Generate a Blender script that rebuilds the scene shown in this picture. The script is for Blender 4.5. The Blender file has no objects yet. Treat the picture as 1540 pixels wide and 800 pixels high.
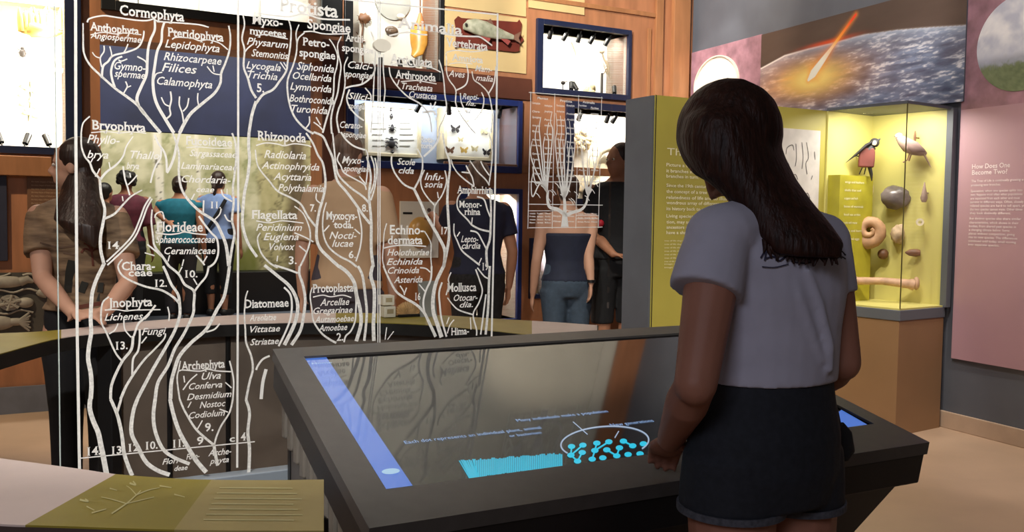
import bpy, bmesh, math, random
import numpy as np
from mathutils import Vector, Matrix
from mathutils.bvhtree import BVHTree
random.seed(7)
rng = np.random.RandomState(11)
SC = bpy.context.scene
COL = SC.collection

# ------------------------------------------------------------------ camera
F_PX, CAM_H = 1400.0, 1.3
PITCH, ROLL = math.radians(3.1), math.radians(0.8)
c_f = Vector((0, math.cos(PITCH), -math.sin(PITCH)))
c_u0 = Vector((0, math.sin(PITCH), math.cos(PITCH)))
c_r0 = Vector((1, 0, 0))
c_r = c_r0*math.cos(ROLL) + c_u0*math.sin(ROLL)
c_u = -c_r0*math.sin(ROLL) + c_u0*math.cos(ROLL)
CAM = Vector((0, 0, CAM_H))
cd = bpy.data.cameras.new('camera')
cam = bpy.data.objects.new('camera', cd)
COL.objects.link(cam)
m = Matrix((c_r, c_u, -c_f)).transposed().to_4x4()
m.translation = CAM
cam.matrix_world = m
cd.sensor_width = 36.0
cd.lens = 36.0*F_PX/1540.0
cd.clip_start, cd.clip_end = 0.05, 60
SC.camera = cam

# ------------------------------------------------------------------ light and exposure
SC.view_settings.view_transform = 'Standard'
SC.view_settings.look = 'None'
SC.view_settings.exposure = 0.0
SC.view_settings.gamma = 1.0
SC.view_settings.use_curve_mapping = False
try:
    SC.cycles.use_denoising = True
    SC.cycles.max_bounces = 6
    SC.cycles.transparent_max_bounces = 16
    SC.cycles.sample_clamp_indirect = 4.0
    SC.cycles.caustics_reflective = False
    SC.cycles.caustics_refractive = False
except Exception:
    pass
W = bpy.data.worlds.new('dim gallery'); SC.world = W
W.use_nodes = True
W.node_tree.nodes['Background'].inputs[0].default_value = (1.0, 0.86, 0.76, 1)
W.node_tree.nodes['Background'].inputs[1].default_value = 0.045

def aim(o, loc, target):
    o.location = loc
    o.rotation_euler = (Vector(target)-Vector(loc)).to_track_quat('-Z', 'Y').to_euler()
def spot(name, loc, target, watts, angle, color=(1, .86, .68), size=.05, blend=.5):
    l = bpy.data.lights.new(name, 'SPOT'); l.energy = watts; l.spot_size = math.radians(angle)
    l.spot_blend = blend; l.color = color; l.shadow_soft_size = size
    o = bpy.data.objects.new(name, l); COL.objects.link(o); aim(o, loc, target); return o
def area(name, loc, target, watts, sx, sy, color=(1, .93, .82), parent=None, spread=180):
    l = bpy.data.lights.new(name, 'AREA'); l.energy = watts; l.shape = 'RECTANGLE'; l.size = sx; l.size_y = sy
    l.color = color; l.spread = math.radians(spread)
    o = bpy.data.objects.new(name, l); COL.objects.link(o); aim(o, loc, target)
    if parent is not None:
        o.parent = parent; o.location = Vector(loc)-parent.location
    return o
# gallery spots on the ceiling track (above the frame), and added lamps
spot('track_spot_wood', (.2, 5.0, 5.0), (1.2, 8.1, 2.9), 560, 44, (1, .86, .68))
spot('reflector_board_spot', (-1.0, 3.6, 3.6), (-.2, 7.3, 4.0), 1150, 62, (1, .96, .90))  # added lamp, brightens the unseen board mirrored in the table screen
spot('track_spot_wood_left', (-3.6, 3.6, 4.4), (-2.9, 6.0, 1.5), 520, 52, (1, .80, .52))
spot('track_spot_mural', (.2, 4.2, 4.6), (2.2, 7.0, 2.8), 460, 44, (1, .92, .86))
spot('track_spot_pink', (1.2, 3.6, 4.6), (3.0, 5.3, 1.4), 270, 52, (1, .90, .86))
spot('track_spot_kiosk', (.2, 3.4, 4.4), (1.15, 5.55, 1.3), 460, 36, (1, .93, .78))
spot('track_spot_floor', (2.9, 3.0, 4.4), (2.6, 4.4, 0), 330, 62, (1, .88, .74))
spot('track_spot_counter', (-1.6, .9, 3.4), (-.85, 1.5, .85), 105, 34, (1, .92, .86))
spot('track_spot_glass', (-.9, -.4, 3.4), (-.55, 2.5, 1.45), 500, 42, (1, .96, .90), blend=.6)
spot('track_spot_ring', (-1.0, 5.0, 4.4), (-.7, 4.0, .85), 70, 50, (1, .90, .80))
spot('track_spot_woman', (-3.0, 2.2, 3.6), (-2.0, 3.75, 1.2), 120, 36, (1, .82, .66))
spot('track_spot_visitors', (-.2, 3.2, 4.6), (-.6, 5.6, 1.3), 130, 44, (1, .86, .72))
area('fill_behind_camera', (-1.4, -2.2, 3.2), (.5, 1.8, 1.0), 42, 1.6, 1.2, (.82, .86, 1))  # added soft bluish fill to lift the shirt and table

# ------------------------------------------------------------------ geometry helpers
def ray(px, py):
    d = c_f*F_PX + c_r*(px-770) - c_u*(py-400)
    return d/d.y
def P(px, py, Y):
    return CAM + ray(px, py)*Y
class Plane:
    """vertical plane: origin o (xy), direction d along it (xy), n towards the room"""
    def __init__(s, o, d):
        s.o = Vector((o[0], o[1], 0)); s.d = Vector((d[0], d[1], 0)).normalized()
        s.n = Vector((s.d.y, -s.d.x, 0))
        if s.n.dot(Vector((0, 0, 0))-s.o) < 0: s.n = -s.n
    def hit(s, px, py, off=0.0):
        r = ray(px, py); o = s.o + s.n*off
        t = (o-CAM).dot(s.n)/r.dot(s.n)
        p = CAM + r*t
        return (p-s.o).dot(s.d), p.z
    def at(s, u, z, off=0.0):
        p = s.o + s.d*u + s.n*off
        return Vector((p.x, p.y, z))
    def rect(s, x0, y0, x1, y1, off=0.0):
        ym = (y0+y1)/2; xm = (x0+x1)/2
        u0 = s.hit(x0, ym, off)[0]; u1 = s.hit(x1, ym, off)[0]
        z1 = s.hit(xm, y0, off)[1]; z0 = s.hit(xm, y1, off)[1]
        return min(u0, u1), z0, max(u0, u1), z1
def lin(c):
    if isinstance(c, str):
        c = tuple(int(c[i:i+2], 16)/255 for i in (0, 2, 4))
    return tuple((x/12.92 if x <= .04045 else ((x+.055)/1.055)**2.4) for x in c)
MATS = {}
def mat(name, col, rough=.55, metal=0, noise=.12, scale=9., bump=0., emit=0., spec=.5, coord='Object', stretch=(1, 1, 1), col2=None, ecol=None, sheen=0):
    if name in MATS: return MATS[name]
    M = bpy.data.materials.new(name); M.use_nodes = True
    nt = M.node_tree; b = nt.nodes['Principled BSDF']
    c = lin(col)
    b.inputs['Roughness'].default_value = rough; b.inputs['Metallic'].default_value = metal
    b.inputs['Specular IOR Level'].default_value = spec
    if sheen: b.inputs['Sheen Weight'].default_value = sheen
    tc = nt.nodes.new('ShaderNodeTexCoord'); mp = nt.nodes.new('ShaderNodeMapping')
    mp.inputs['Scale'].default_value = stretch
    nt.links.new(tc.outputs[coord], mp.inputs[0])
    nz = nt.nodes.new('ShaderNodeTexNoise'); nz.inputs['Scale'].default_value = scale; nz.inputs['Detail'].default_value = 4
    nt.links.new(mp.outputs[0], nz.inputs['Vector'])
    rp = nt.nodes.new('ShaderNodeValToRGB')
    c2 = lin(col2) if col2 else tuple(min(1, x*(1+noise)) for x in c)
    c1 = c if col2 else tuple(x*(1-noise) for x in c)
    rp.color_ramp.elements[0].position = .32; rp.color_ramp.elements[1].position = .68
    rp.color_ramp.elements[0].color = (*c1, 1); rp.color_ramp.elements[1].color = (*c2, 1)
    nt.links.new(nz.outputs['Fac'], rp.inputs[0]); nt.links.new(rp.outputs[0], b.inputs['Base Color'])
    if bump:
        bp = nt.nodes.new('ShaderNodeBump'); bp.inputs['Strength'].default_value = bump; bp.inputs['Distance'].default_value = .02
        nt.links.new(nz.outputs['Fac'], bp.inputs['Height']); nt.links.new(bp.outputs[0], b.inputs['Normal'])
    if emit:
        b.inputs['Emission Color'].default_value = (*lin(ecol or col), 1); b.inputs['Emission Strength'].default_value = emit
    MATS[name] = M
    return M
def glass_mat(name, tint=(1, 1, 1), refl=.05, rough=.02):
    if name in MATS: return MATS[name]
    M = bpy.data.materials.new(name); M.use_nodes = True; nt = M.node_tree
    for n in list(nt.nodes):
        if n.type == 'BSDF_PRINCIPLED': nt.nodes.remove(n)
    out = [n for n in nt.nodes if n.type == 'OUTPUT_MATERIAL'][0]
    t = nt.nodes.new('ShaderNodeBsdfTransparent'); t.inputs[0].default_value = (*tint, 1)
    g = nt.nodes.new('ShaderNodeBsdfGlossy'); g.inputs['Roughness'].default_value = rough
    mx = nt.nodes.new('ShaderNodeMixShader'); lw = nt.nodes.new('ShaderNodeLayerWeight'); lw.inputs[0].default_value = .25
    mt = nt.nodes.new('ShaderNodeMath'); mt.operation = 'MULTIPLY'; mt.inputs[1].default_value = refl*3
    nt.links.new(lw.outputs['Fresnel'], mt.inputs[0]); nt.links.new(mt.outputs[0], mx.inputs[0])
    nt.links.new(t.outputs[0], mx.inputs[1]); nt.links.new(g.outputs[0], mx.inputs[2]); nt.links.new(mx.outputs[0], out.inputs[0])
    MATS[name] = M
    return M
def attr_mat(name, rough=.6, emit=0., spec=.4):
    M = bpy.data.materials.new(name); M.use_nodes = True; nt = M.node_tree; b = nt.nodes['Principled BSDF']
    a = nt.nodes.new('ShaderNodeVertexColor'); a.layer_name = 'print'
    nt.links.new(a.outputs[0], b.inputs['Base Color']); b.inputs['Roughness'].default_value = rough
    b.inputs['Specular IOR Level'].default_value = spec
    if emit:
        nt.links.new(a.outputs[0], b.inputs['Emission Color']); b.inputs['Emission Strength'].default_value = emit
    return M

def setup(o, label=None, cat=None, group=None, kind=None):
    if label: o['label'] = label
    if cat: o['category'] = cat
    if group: o['group'] = group
    if kind: o['kind'] = kind
    return o
def thing(name, loc, label, cat, group=None):
    o = bpy.data.objects.new(name, None); COL.objects.link(o); o.location = Vector(loc); o.empty_display_size = .05
    return setup(o, label, cat, group)
def root_loc(o):
    v = Vector((0, 0, 0))
    while o is not None:
        v += o.location; o = o.parent
    return v
class MB:
    def __init__(s): s.v = []; s.f = []
    def add(s, vs, fs):
        b = len(s.v); s.v += [Vector(x) for x in vs]; s.f += [tuple(i+b for i in q) for q in fs]; return s
    def hexa(s, p):   # 8 points: bottom 4 ccw, top 4 ccw
        return s.add(p, [(3, 2, 1, 0), (4, 5, 6, 7), (0, 1, 5, 4), (1, 2, 6, 5), (2, 3, 7, 6), (3, 0, 4, 7)])
    def box(s, c, h, R=None):
        c = Vector(c); a = [Vector((1, 0, 0)), Vector((0, 1, 0)), Vector((0, 0, 1))] if R is None else [Vector(x) for x in R]
        q = [(-1, -1, -1), (1, -1, -1), (1, 1, -1), (-1, 1, -1), (-1, -1, 1), (1, -1, 1), (1, 1, 1), (-1, 1, 1)]
        return s.hexa([c + a[0]*(h[0]*x) + a[1]*(h[1]*y) + a[2]*(h[2]*z) for x, y, z in q])
    def pbox(s, pl, u0, z0, u1, z1, o0, o1):   # box on a vertical plane
        return s.hexa([pl.at(u0, z0, o0), pl.at(u1, z0, o0), pl.at(u1, z0, o1), pl.at(u0, z0, o1),
                       pl.at(u0, z1, o0), pl.at(u1, z1, o0), pl.at(u1, z1, o1), pl.at(u0, z1, o1)])
    def prism(s, poly, z0, z1):
        n = len(poly)
        vs = [Vector((p[0], p[1], z0)) for p in poly] + [Vector((p[0], p[1], z1)) for p in poly]
        return s.add(vs, [tuple(range(n))[::-1], tuple(range(n, 2*n))] + [(i, (i+1) % n, n+(i+1) % n, n+i) for i in range(n)])
    def loft(s, rings, cap=True, closed=True):
        n = len(rings[0]); vs = [p for r in rings for p in r]; fs = []
        for k in range(len(rings)-1):
            for i in range(n if closed else n-1):
                j = (i+1) % n
                fs.append((k*n+i, k*n+j, (k+1)*n+j, (k+1)*n+i))
        if cap:
            fs.append(tuple(range(n))[::-1]); fs.append(tuple(range((len(rings)-1)*n, len(rings)*n)))
        return s.add(vs, fs)
    def tube(s, pts, rad, seg=10, flat=(1, 1), up=None, cap=True):
        pts = [Vector(p) for p in pts]
        if not hasattr(rad, '__len__'): rad = [rad]*len(pts)
        rings = []; prev = None
        for i, p in enumerate(pts):
            t = (pts[min(i+1, len(pts)-1)] - pts[max(i-1, 0)])
            if t.length < 1e-9: t = Vector((0, 0, 1))
            t.normalize()
            if prev is None:
                a = Vector(up) if up is not None else (Vector((0, 0, 1)) if abs(t.z) < .9 else Vector((1, 0, 0)))
            else: a = prev
            a = a - t*a.dot(t)
            if a.length < 1e-6: a = t.orthogonal()
            a.normalize(); b = t.cross(a); prev = a
            rings.append([p + a*(math.cos(2*math.pi*k/seg)*rad[i]*flat[0]) + b*(math.sin(2*math.pi*k/seg)*rad[i]*flat[1]) for k in range(seg)])
        return s.loft(rings, cap)
    def ell(s, c, r, R=None, seg=16, rings=10, fn=None):
        c = Vector(c); a = [Vector((1, 0, 0)), Vector((0, 1, 0)), Vector((0, 0, 1))] if R is None else R
        if not hasattr(r, '__len__'): r = (r, r, r)
        vs = [c - a[2]*r[2]]; fs = []
        for j in range(1, rings):
            th = math.pi*j/rings
            for i in range(seg):
                ph = 2*math.pi*i/seg
                d = (math.sin(th)*math.cos(ph), math.sin(th)*math.sin(ph), -math.cos(th))
                k = fn(d) if fn else 1
                vs.append(c + a[0]*(r[0]*d[0]*k) + a[1]*(r[1]*d[1]*k) + a[2]*(r[2]*d[2]*k))
        vs.append(c + a[2]*r[2]); L = len(vs)-1
        for i in range(seg):
            j = (i+1) % seg
            fs.append((0, 1+j, 1+i)); fs.append((L, L-seg+i, L-seg+j))
            for k in range(rings-2):
                fs.append((1+k*seg+i, 1+k*seg+j, 1+(k+1)*seg+j, 1+(k+1)*seg+i))
        return s.add(vs, fs)
    def limb(s, chain, seg=14, ends=True):
        pts = [Vector(c[0]) for c in chain]; rs = [c[1] for c in chain]
        s.tube(pts, rs, seg)
        if ends:
            for p, r in ((pts[0], rs[0]), (pts[-1], rs[-1])): s.ell(p, r, seg=12, rings=8)
            for p, r in list(zip(pts, rs))[1:-1]: s.ell(p, r*1.0, seg=12, rings=8)
        return s
    def disc(s, c, n, r, th, seg=32, ry=None):
        n = Vector(n).normalized(); a = Vector((0, 0, 1)) - n*n.z
        if a.length < 1e-4: a = Vector((0, 1, 0))
        a.normalize(); b = n.cross(a); c = Vector(c); ry = ry or r
        ring = lambda o: [c + n*o + b*(math.cos(2*math.pi*k/seg)*r) + a*(math.sin(2*math.pi*k/seg)*ry) for k in range(seg)]
        return s.loft([ring(0), ring(th)])
    def ring(s, c, n, r0, r1, th, seg=40, k=1.0):
        n = Vector(n).normalized(); a = Vector((0, 0, 1)) - n*n.z
        if a.length < 1e-4: a = Vector((0, 1, 0))
        a.normalize(); b = n.cross(a); c = Vector(c)
        R = lambda r, o: [c + n*o + b*(math.cos(2*math.pi*q/seg)*r) + a*(math.sin(2*math.pi*q/seg)*r*k) for q in range(seg)]
        return s.loft([R(r0, 0), R(r1, 0), R(r1, th), R(r0, th), R(r0, 0)], cap=False)
    def mesh(s, name, smooth=None):
        me = bpy.data.meshes.new(name); me.from_pydata([tuple(v) for v in s.v], [], s.f); me.update()
        bm = bmesh.new(); bm.from_mesh(me); bmesh.ops.recalc_face_normals(bm, faces=bm.faces); bm.to_mesh(me); bm.free()
        if smooth:
            me.polygons.foreach_set('use_smooth', [True]*len(me.polygons))
            try: me.set_sharp_from_angle(angle=math.radians(smooth))
            except Exception: pass
        return me
    def build(s, name, M, parent=None, smooth=None, bev=0, label=None, cat=None, group=None, kind=None, base=None):
        if parent is not None: off = root_loc(parent)
        elif base is not None: off = Vector(base)
        elif kind == 'structure': off = Vector((0, 0, 0))
        else:
            xs = [v.x for v in s.v]; ys = [v.y for v in s.v]; zs = [v.z for v in s.v]
            off = Vector(((min(xs)+max(xs))/2, (min(ys)+max(ys))/2, min(zs)))
        s.v = [v-off for v in s.v]
        me = s.mesh(name, smooth); o = bpy.data.objects.new(name, me); COL.objects.link(o)
        if M is not None: me.materials.append(M)
        if parent is not None: o.parent = parent
        else: o.location = off
        if bev:
            b = o.modifiers.new('edge', 'BEVEL'); b.width = bev; b.segments = 2; b.limit_method = 'ANGLE'; b.angle_limit = math.radians(40)
        return setup(o, label, cat, group, kind)
def bake(o):
    dg = bpy.context.evaluated_depsgraph_get(); ev = o.evaluated_get(dg)
    me = bpy.data.meshes.new_from_object(ev); o.modifiers.clear(); old = o.data; o.data = me; bpy.data.meshes.remove(old); return o
def blob(mb, name, M, parent, voxel=.01, smooth=6, **kw):
    """one continuous surface grown from overlapping volumes"""
    o = mb.build(name, M, parent, **kw)
    r = o.modifiers.new('union', 'REMESH'); r.mode = 'VOXEL'; r.voxel_size = voxel
    if smooth:
        s = o.modifiers.new('soft', 'SMOOTH'); s.iterations = smooth; s.factor = .5
    bpy.context.view_layer.update(); bake(o)
    o.data.polygons.foreach_set('use_smooth', [True]*len(o.data.polygons))
    if M is not None and not o.data.materials: o.data.materials.append(M)
    return o
# ---- lettering
_tc = {}
def glyphs(txt, shear=0., bold=0., spacing=1., serif=False):
    k = (txt, shear, bold, spacing, serif)
    if k in _tc: return _tc[k]
    cu = bpy.data.curves.new('t', 'FONT'); cu.body = txt; cu.size = 1; cu.shear = shear; cu.offset = bold; cu.resolution_u = 2
    cu.space_character = spacing; cu.fill_mode = 'FRONT' if hasattr(cu, 'fill_mode') else cu.fill_mode
    o = bpy.data.objects.new('t', cu); COL.objects.link(o); bpy.context.view_layer.update()
    me = bpy.data.meshes.new_from_object(o.evaluated_get(bpy.context.evaluated_depsgraph_get()))
    vs = [(v.co.x, v.co.y) for v in me.vertices]; fs = [tuple(p.vertices) for p in me.polygons]
    if serif:
        cnt = {}
        for p in fs:
            for i in range(len(p)): e_ = tuple(sorted((p[i], p[(i+1) % len(p)]))); cnt.setdefault(e_, []).append(p)
        for (i, j), ps_ in cnt.items():
            (xa, ya), (xb, yb) = vs[i], vs[j]
            if len(ps_) == 1 and abs(ya-yb) < .006 and .03 < abs(xa-xb) < .24:
                my = sum(vs[q][1] for q in ps_[0])/len(ps_[0]); sg = 1 if my > ya else -1
                x0, x1 = min(xa, xb)-.055, max(xa, xb)+.055; b0 = len(vs)
                vs += [(x0, ya-sg*.005), (x1, ya-sg*.005), (x1, ya+sg*.045), (x0, ya+sg*.045)]; fs.append((b0, b0+1, b0+2, b0+3))
    bpy.data.objects.remove(o); bpy.data.curves.remove(cu); bpy.data.meshes.remove(me)
    _tc[k] = (vs, fs); return vs, fs
def write(mb, fn, txt, x0, x1, y, cap, shear=0., bold=0., spacing=1., serif=False):
    """letters between x0 and x1 (plane units), baseline y, capital height cap"""
    vs, fs = glyphs(txt, shear, bold, spacing, serif)
    if not vs: return
    a = min(v[0] for v in vs); b = max(v[0] for v in vs); k = (x1-x0)/max(b-a, 1e-6); ky = cap/.72
    mb.add([fn(x0+(v[0]-a)*k, y+v[1]*ky) for v in vs], fs)
def smooth_line(pts, n=4):
    """Catmull-Rom through 2D points"""
    if len(pts) < 3: return pts
    out = []; q = [pts[0]] + list(pts) + [pts[-1]]
    for i in range(1, len(q)-2):
        p0, p1, p2, p3 = q[i-1], q[i], q[i+1], q[i+2]
        for k in range(n):
            t = k/n
            out.append(tuple(.5*((2*p1[j]) + (-p0[j]+p2[j])*t + (2*p0[j]-5*p1[j]+4*p2[j]-p3[j])*t*t + (-p0[j]+3*p1[j]-3*p2[j]+p3[j])*t**3) for j in range(2)))
    out.append(tuple(pts[-1])); return out
def ribbon(mb, fn, pts, w0, w1=None, th=0):
    """flat stroke in plane units; fn(u, z) -> 3D"""
    w1 = w0 if w1 is None else w1; n = len(pts); L = []; R = []
    for i, p in enumerate(pts):
        a = pts[max(i-1, 0)]; b = pts[min(i+1, n-1)]; dx, dy = b[0]-a[0], b[1]-a[1]; l = math.hypot(dx, dy) or 1
        w = (w0+(w1-w0)*i/max(n-1, 1))/2
        L.append(fn(p[0]-dy/l*w, p[1]+dx/l*w)); R.append(fn(p[0]+dy/l*w, p[1]-dx/l*w))
    mb.add(L+R, [(i, i+1, n+i+1, n+i) for i in range(n-1)])
# ---- numpy value noise for printed pictures
def vnoise(x, y, seed=0):
    r = np.random.RandomState(seed); g = r.rand(64, 64)
    xi = np.floor(x).astype(int); yi = np.floor(y).astype(int); fx = x-xi; fy = y-yi
    fx = fx*fx*(3-2*fx); fy = fy*fy*(3-2*fy)
    A = g[xi % 64, yi % 64]; B = g[(xi+1) % 64, yi % 64]; C_ = g[xi % 64, (yi+1) % 64]; D = g[(xi+1) % 64, (yi+1) % 64]
    return (A*(1-fx)+B*fx)*(1-fy) + (C_*(1-fx)+D*fx)*fy
def fbm(x, y, seed=0, o=5):
    s = 0; a = .5
    for k in range(o):
        s = s + a*vnoise(x*2**k, y*2**k, seed+k); a *= .5
    return s
def mixc(a, b, t):
    t = np.clip(t, 0, 1)[..., None]; return np.asarray(a)*(1-t) + np.asarray(b)*t
def picture(name, fn, nu, nv, colfn, M, parent, **kw):
    """printed surface: fn(s, t) -> point (s, t in 0..1, t up), colfn(S, T) -> linear rgb grid"""
    S, T = np.meshgrid(np.linspace(0, 1, nu), np.linspace(0, 1, nv), indexing='ij')
    c = np.clip(colfn(S, T), 0, 1); mb = MB()
    mb.v = [fn(S[i, j], T[i, j]) for i in range(nu) for j in range(nv)]
    mb.f = [(i*nv+j, (i+1)*nv+j, (i+1)*nv+j+1, i*nv+j+1) for i in range(nu-1) for j in range(nv-1)]
    o = mb.build(name, M, parent, **kw)
    at = o.data.color_attributes.new('print', 'FLOAT_COLOR', 'POINT')
    at.data.foreach_set('color', np.concatenate([c.reshape(-1, 3), np.ones((nu*nv, 1))], 1).ravel().astype(np.float32))
    return o
# ------------------------------------------------------------------ materials
m_wood = mat('wood_panel', 'a87250', .5, noise=.16, scale=5, stretch=(3, 3, .5), bump=.02)
m_wood_d = mat('wood_trim', 'a06e48', .45, noise=.14, scale=6, stretch=(3, 3, .5))
m_wood_lit = mat('lit_wood_panel', 'd0b480', .5, noise=.08, scale=3)  # timber under a bright spot, its light put into a paler colour
m_white = mat('white_liner', 'f2eee2', .6, noise=.03)
m_grey_liner = mat('grey_liner', 'c8c6bc', .6, noise=.05)
m_blueframe = mat('navy_frame', '1b2340', .4, noise=.1)
m_black = mat('black_frame', '141416', .45, noise=.1)
m_slate = mat('slate_paint', '5b5f68', .55, noise=.07, scale=4)
m_floor = mat('polished_concrete', 'b79c84', .38, noise=.09, scale=2.2, coord='Object', bump=.01)
m_baseb = mat('beige_baseboard', 'b8a08a', .5, noise=.06)
m_bluebase = mat('blue_grey_base', '6c7280', .5, noise=.1)
m_pane = glass_mat('case_glass', refl=.03)

# ------------------------------------------------------------------ planes of the place
WP = Plane((1.6, 8.5), (-.875, -.484))       # timber wall with the display cases, u grows to the left
RP = Plane((1.6, 8.5), (.399, -.917))        # side wall with the big prints, u grows towards us
q = ray(300, 318)*10.9
BP = Plane((q.x, q.y), (.875, .484))         # end wall of the further gallery
GP = Plane((-.638, 2.418), (.875, .484))     # the etched glass
def struct(name, mb, M, **kw): return mb.build(name, M, None, kind='structure', **kw)

fl = MB(); fl.box((0, 7, -.05), (12, 12, .05)); struct('floor', fl, m_floor)

# openings in the timber wall: (x0,y0,x1,y1) photo rectangles -> wall coordinates
OPEN = WP.rect(152, 72, 485, 480); OPEN = (OPEN[0], 0.0, OPEN[2], OPEN[3])
HOLES = {
 'a': WP.rect(-90, -70, 97, 219), 'b': WP.rect(172, -40, 482, 20), 'c': WP.rect(529, -60, 659, 104),
 'e': WP.rect(814, 45, 942, 138), 'f': WP.rect(531, 151, 777, 246), 'g': WP.rect(700, 291, 776, 480),
 'h': WP.rect(860, 168, 990, 300), 'i': WP.rect(804, 365, 822, 442)}
def holed_wall(name, pl, u0, u1, z0, z1, holes, th, M):
    us = sorted({u0, u1} | {h[0] for h in holes} | {h[2] for h in holes}); zs = sorted({z0, z1} | {h[1] for h in holes} | {h[3] for h in holes})
    us = [u for u in us if u0 <= u <= u1]; zs = [z for z in zs if z0 <= z <= z1]; mb = MB()
    for i in range(len(us)-1):
        run = None
        for j in range(len(zs)-1):
            c = ((us[i]+us[i+1])/2, (zs[j]+zs[j+1])/2)
            solid = not any(h[0] < c[0] < h[2] and h[1] < c[1] < h[3] for h in holes)
            if solid and run is None: run = zs[j]
            if run is not None and (not solid or j == len(zs)-2):
                mb.pbox(pl, us[i], run, us[i+1], zs[j+1] if solid else zs[j], -th, 0); run = None
    return struct(name, mb, M)
holed_wall('wall_back', WP, -.02, 8.2, 0, 5.4, [OPEN]+list(HOLES.values()), .3, m_wood)
# skirting and rails of the timber wall
def wallbox(x0, y0, x1, y1, o0=0, o1=.03):
    mb = MB(); r = WP.rect(x0, y0, x1, y1, o1); mb.pbox(WP, r[0], r[1], r[2], r[3], o0, o1); return mb
b_ = MB()
for ua, ub in ((-.02, OPEN[0]), (OPEN[2], 8.2)): b_.pbox(WP, ua, 0, ub, .17, 0, .025)
struct('baseboard_back', b_, m_bluebase)
n = 0
for (x0, y0, x1, y1, o1, M_) in ((-90, 233, 78, 263, .07, m_wood_d), (114, -60, 123, 260, .05, m_blueframe), (985, -40, 996, 330, .03, m_wood_d),
        (1012, -40, 1036, 330, .05, m_wood_d), (770, 4, 990, 11, .02, m_wood_d), (668, 250, 1000, 262, .02, m_wood_d), (972, 42, 977, 330, .015, m_wood_d),
        (530, 106, 800, 140, .02, mat('dark_rail', '5a3224', .5)), (485, 60, 517, 500, .02, mat('dark_post', '59352a', .5))):
    n += 1; struct('trim_%d' % n, wallbox(x0, y0, x1, y1, 0, o1), M_, bev=.004)
for k, (x0, y0, x1, y1) in enumerate(((668, -90, 792, 17), (668, 20, 792, 105), (796, -90, 880, 17))):
    n += 1; struct('trim_%d' % n, wallbox(x0, y0, x1, y1, 0, .012), m_wood_lit)
fz = MB(); fz.pbox(WP, .35, 3.42, 7.6, 5.3, 0, .02); n += 1; struct('trim_%d' % n, fz, mat('reflector_board_paint', 'cfcabd', .6, noise=.06), bev=.004)  # unseen pale board added high up, gives the table screen its beige reflection
# side wall
sw = MB(); sw.pbox(RP, -.1, 0, 5.2, 5.4, -.3, 0); struct('wall_right', sw, m_slate)
bb = MB(); bb.pbox(RP, 0, 0, 5.2, .105, 0, .02); struct('baseboard_right', bb, m_baseb, bev=.004)
# further gallery
rw = MB(); rw.pbox(BP, -3.2, 0, 6.5, 5.4, -.3, 0); struct('wall_rear', rw, mat('gallery_wall', '3a3438', .7))
pf = MB(); pf.pbox(BP, -3.2, 0, 6.5, .12, 0, 1.25); struct('floor_platform', pf, m_bluebase, bev=.01)
area('gallery_light', BP.at(-.2, 4.6, 2.2), BP.at(-.2, 1.4, 0), 240, 4.5, .5, (1, .95, .84))

# ------------------------------------------------------------------ display cases in the timber wall
m_spot = mat('black_lamp_body', '0d0d0e', .4)
def display_case(key, frame, label, liner, fmat, depth=.34, watts=16, lamps=(), lamps_low=(), pane=True, lcol=(1, .95, .86), fo=.035, grp='lit display cases in the timber wall'):
    u0, z0, u1, z1 = HOLES[key]
    t = thing('display_case', WP.at((u0+u1)/2, z0, 0), label, 'display case', grp)
    fx = MB(); fx.pbox(WP, u0-.01, z0-.01, u1+.01, z1+.01, -depth-.02, -depth); fx.build('back_panel', liner, t)
    s = MB(); e = .012
    for a in ((u0-e, z0-e, u0, z1+e), (u1, z0-e, u1+e, z1+e), (u0, z0-e, u1, z0), (u0, z1, u1, z1+e)): s.pbox(WP, *a, -depth, -.002)
    s.build('case_liner', liner, t)
    U0, Z0, U1, Z1 = WP.rect(*frame, fo); f = MB()
    for a in ((U0, Z0, u0, Z1), (u1, Z0, U1, Z1), (u0, Z0, u1, z0), (u0, z1, u1, Z1)):
        if a[2]-a[0] > .002 and a[3]-a[1] > .002: f.pbox(WP, *a, 0, fo)
    f.build('frame', fmat, t, bev=.003)
    if pane:
        g = MB(); g.pbox(WP, u0, z0, u1, z1, -.012, -.006); g.build('glass_pane', m_pane, t)
    for lst, top in ((lamps, True), (lamps_low, False)):
        for (px, tilt) in lst:
            u = WP.hit(px, 100, -.1)[0]; L = MB(); z = z1 if top else z0; sg = -1 if top else 1
            a = WP.at(u, z, -.06); b = WP.at(u+tilt*.03, z+sg*.085, -.11)
            L.tube([a, a.lerp(b, .25), a.lerp(b, .26), b], [.006, .006, .019, .021], 12); L.build('spot_lamp', m_spot, t, smooth=40)
    if watts:
        w = u1-u0
        area('case_light', WP.at((u0+u1)/2, z1-.015, -.10), WP.at((u0+u1)/2, z0+(z1-z0)*.3, -depth), watts, w*.85, .08, lcol, parent=t)
    return t
ca = display_case('a', (-110, -90, 113, 230), 'overexposed white lit case with golden specimens above wood rail', m_white, m_blueframe, watts=34, lamps_low=((2, 1), (34, -1), (74, 1)))
u0, z0, u1, z1 = HOLES['a']; area('case_light', WP.at(u0+.02, (z0+z1)/2, -.06), WP.at(u1, (z0+z1)/2, -.3), 24, .08, (z1-z0)*.8, (1, .95, .84), parent=ca)
for yy in (7, 106):
    u0, z0, u1, z1 = HOLES['a']; z = WP.hit(60, yy, -.2)[1]; s = MB(); s.pbox(WP, u0, z, u1, z+.025, -.34, -.2); s.build('shelf', m_white, ca)
cb = display_case('b', (152, -62, 515, 33), 'wide black framed case above the gallery opening with pale panels', m_grey_liner, m_black, watts=13)
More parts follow.
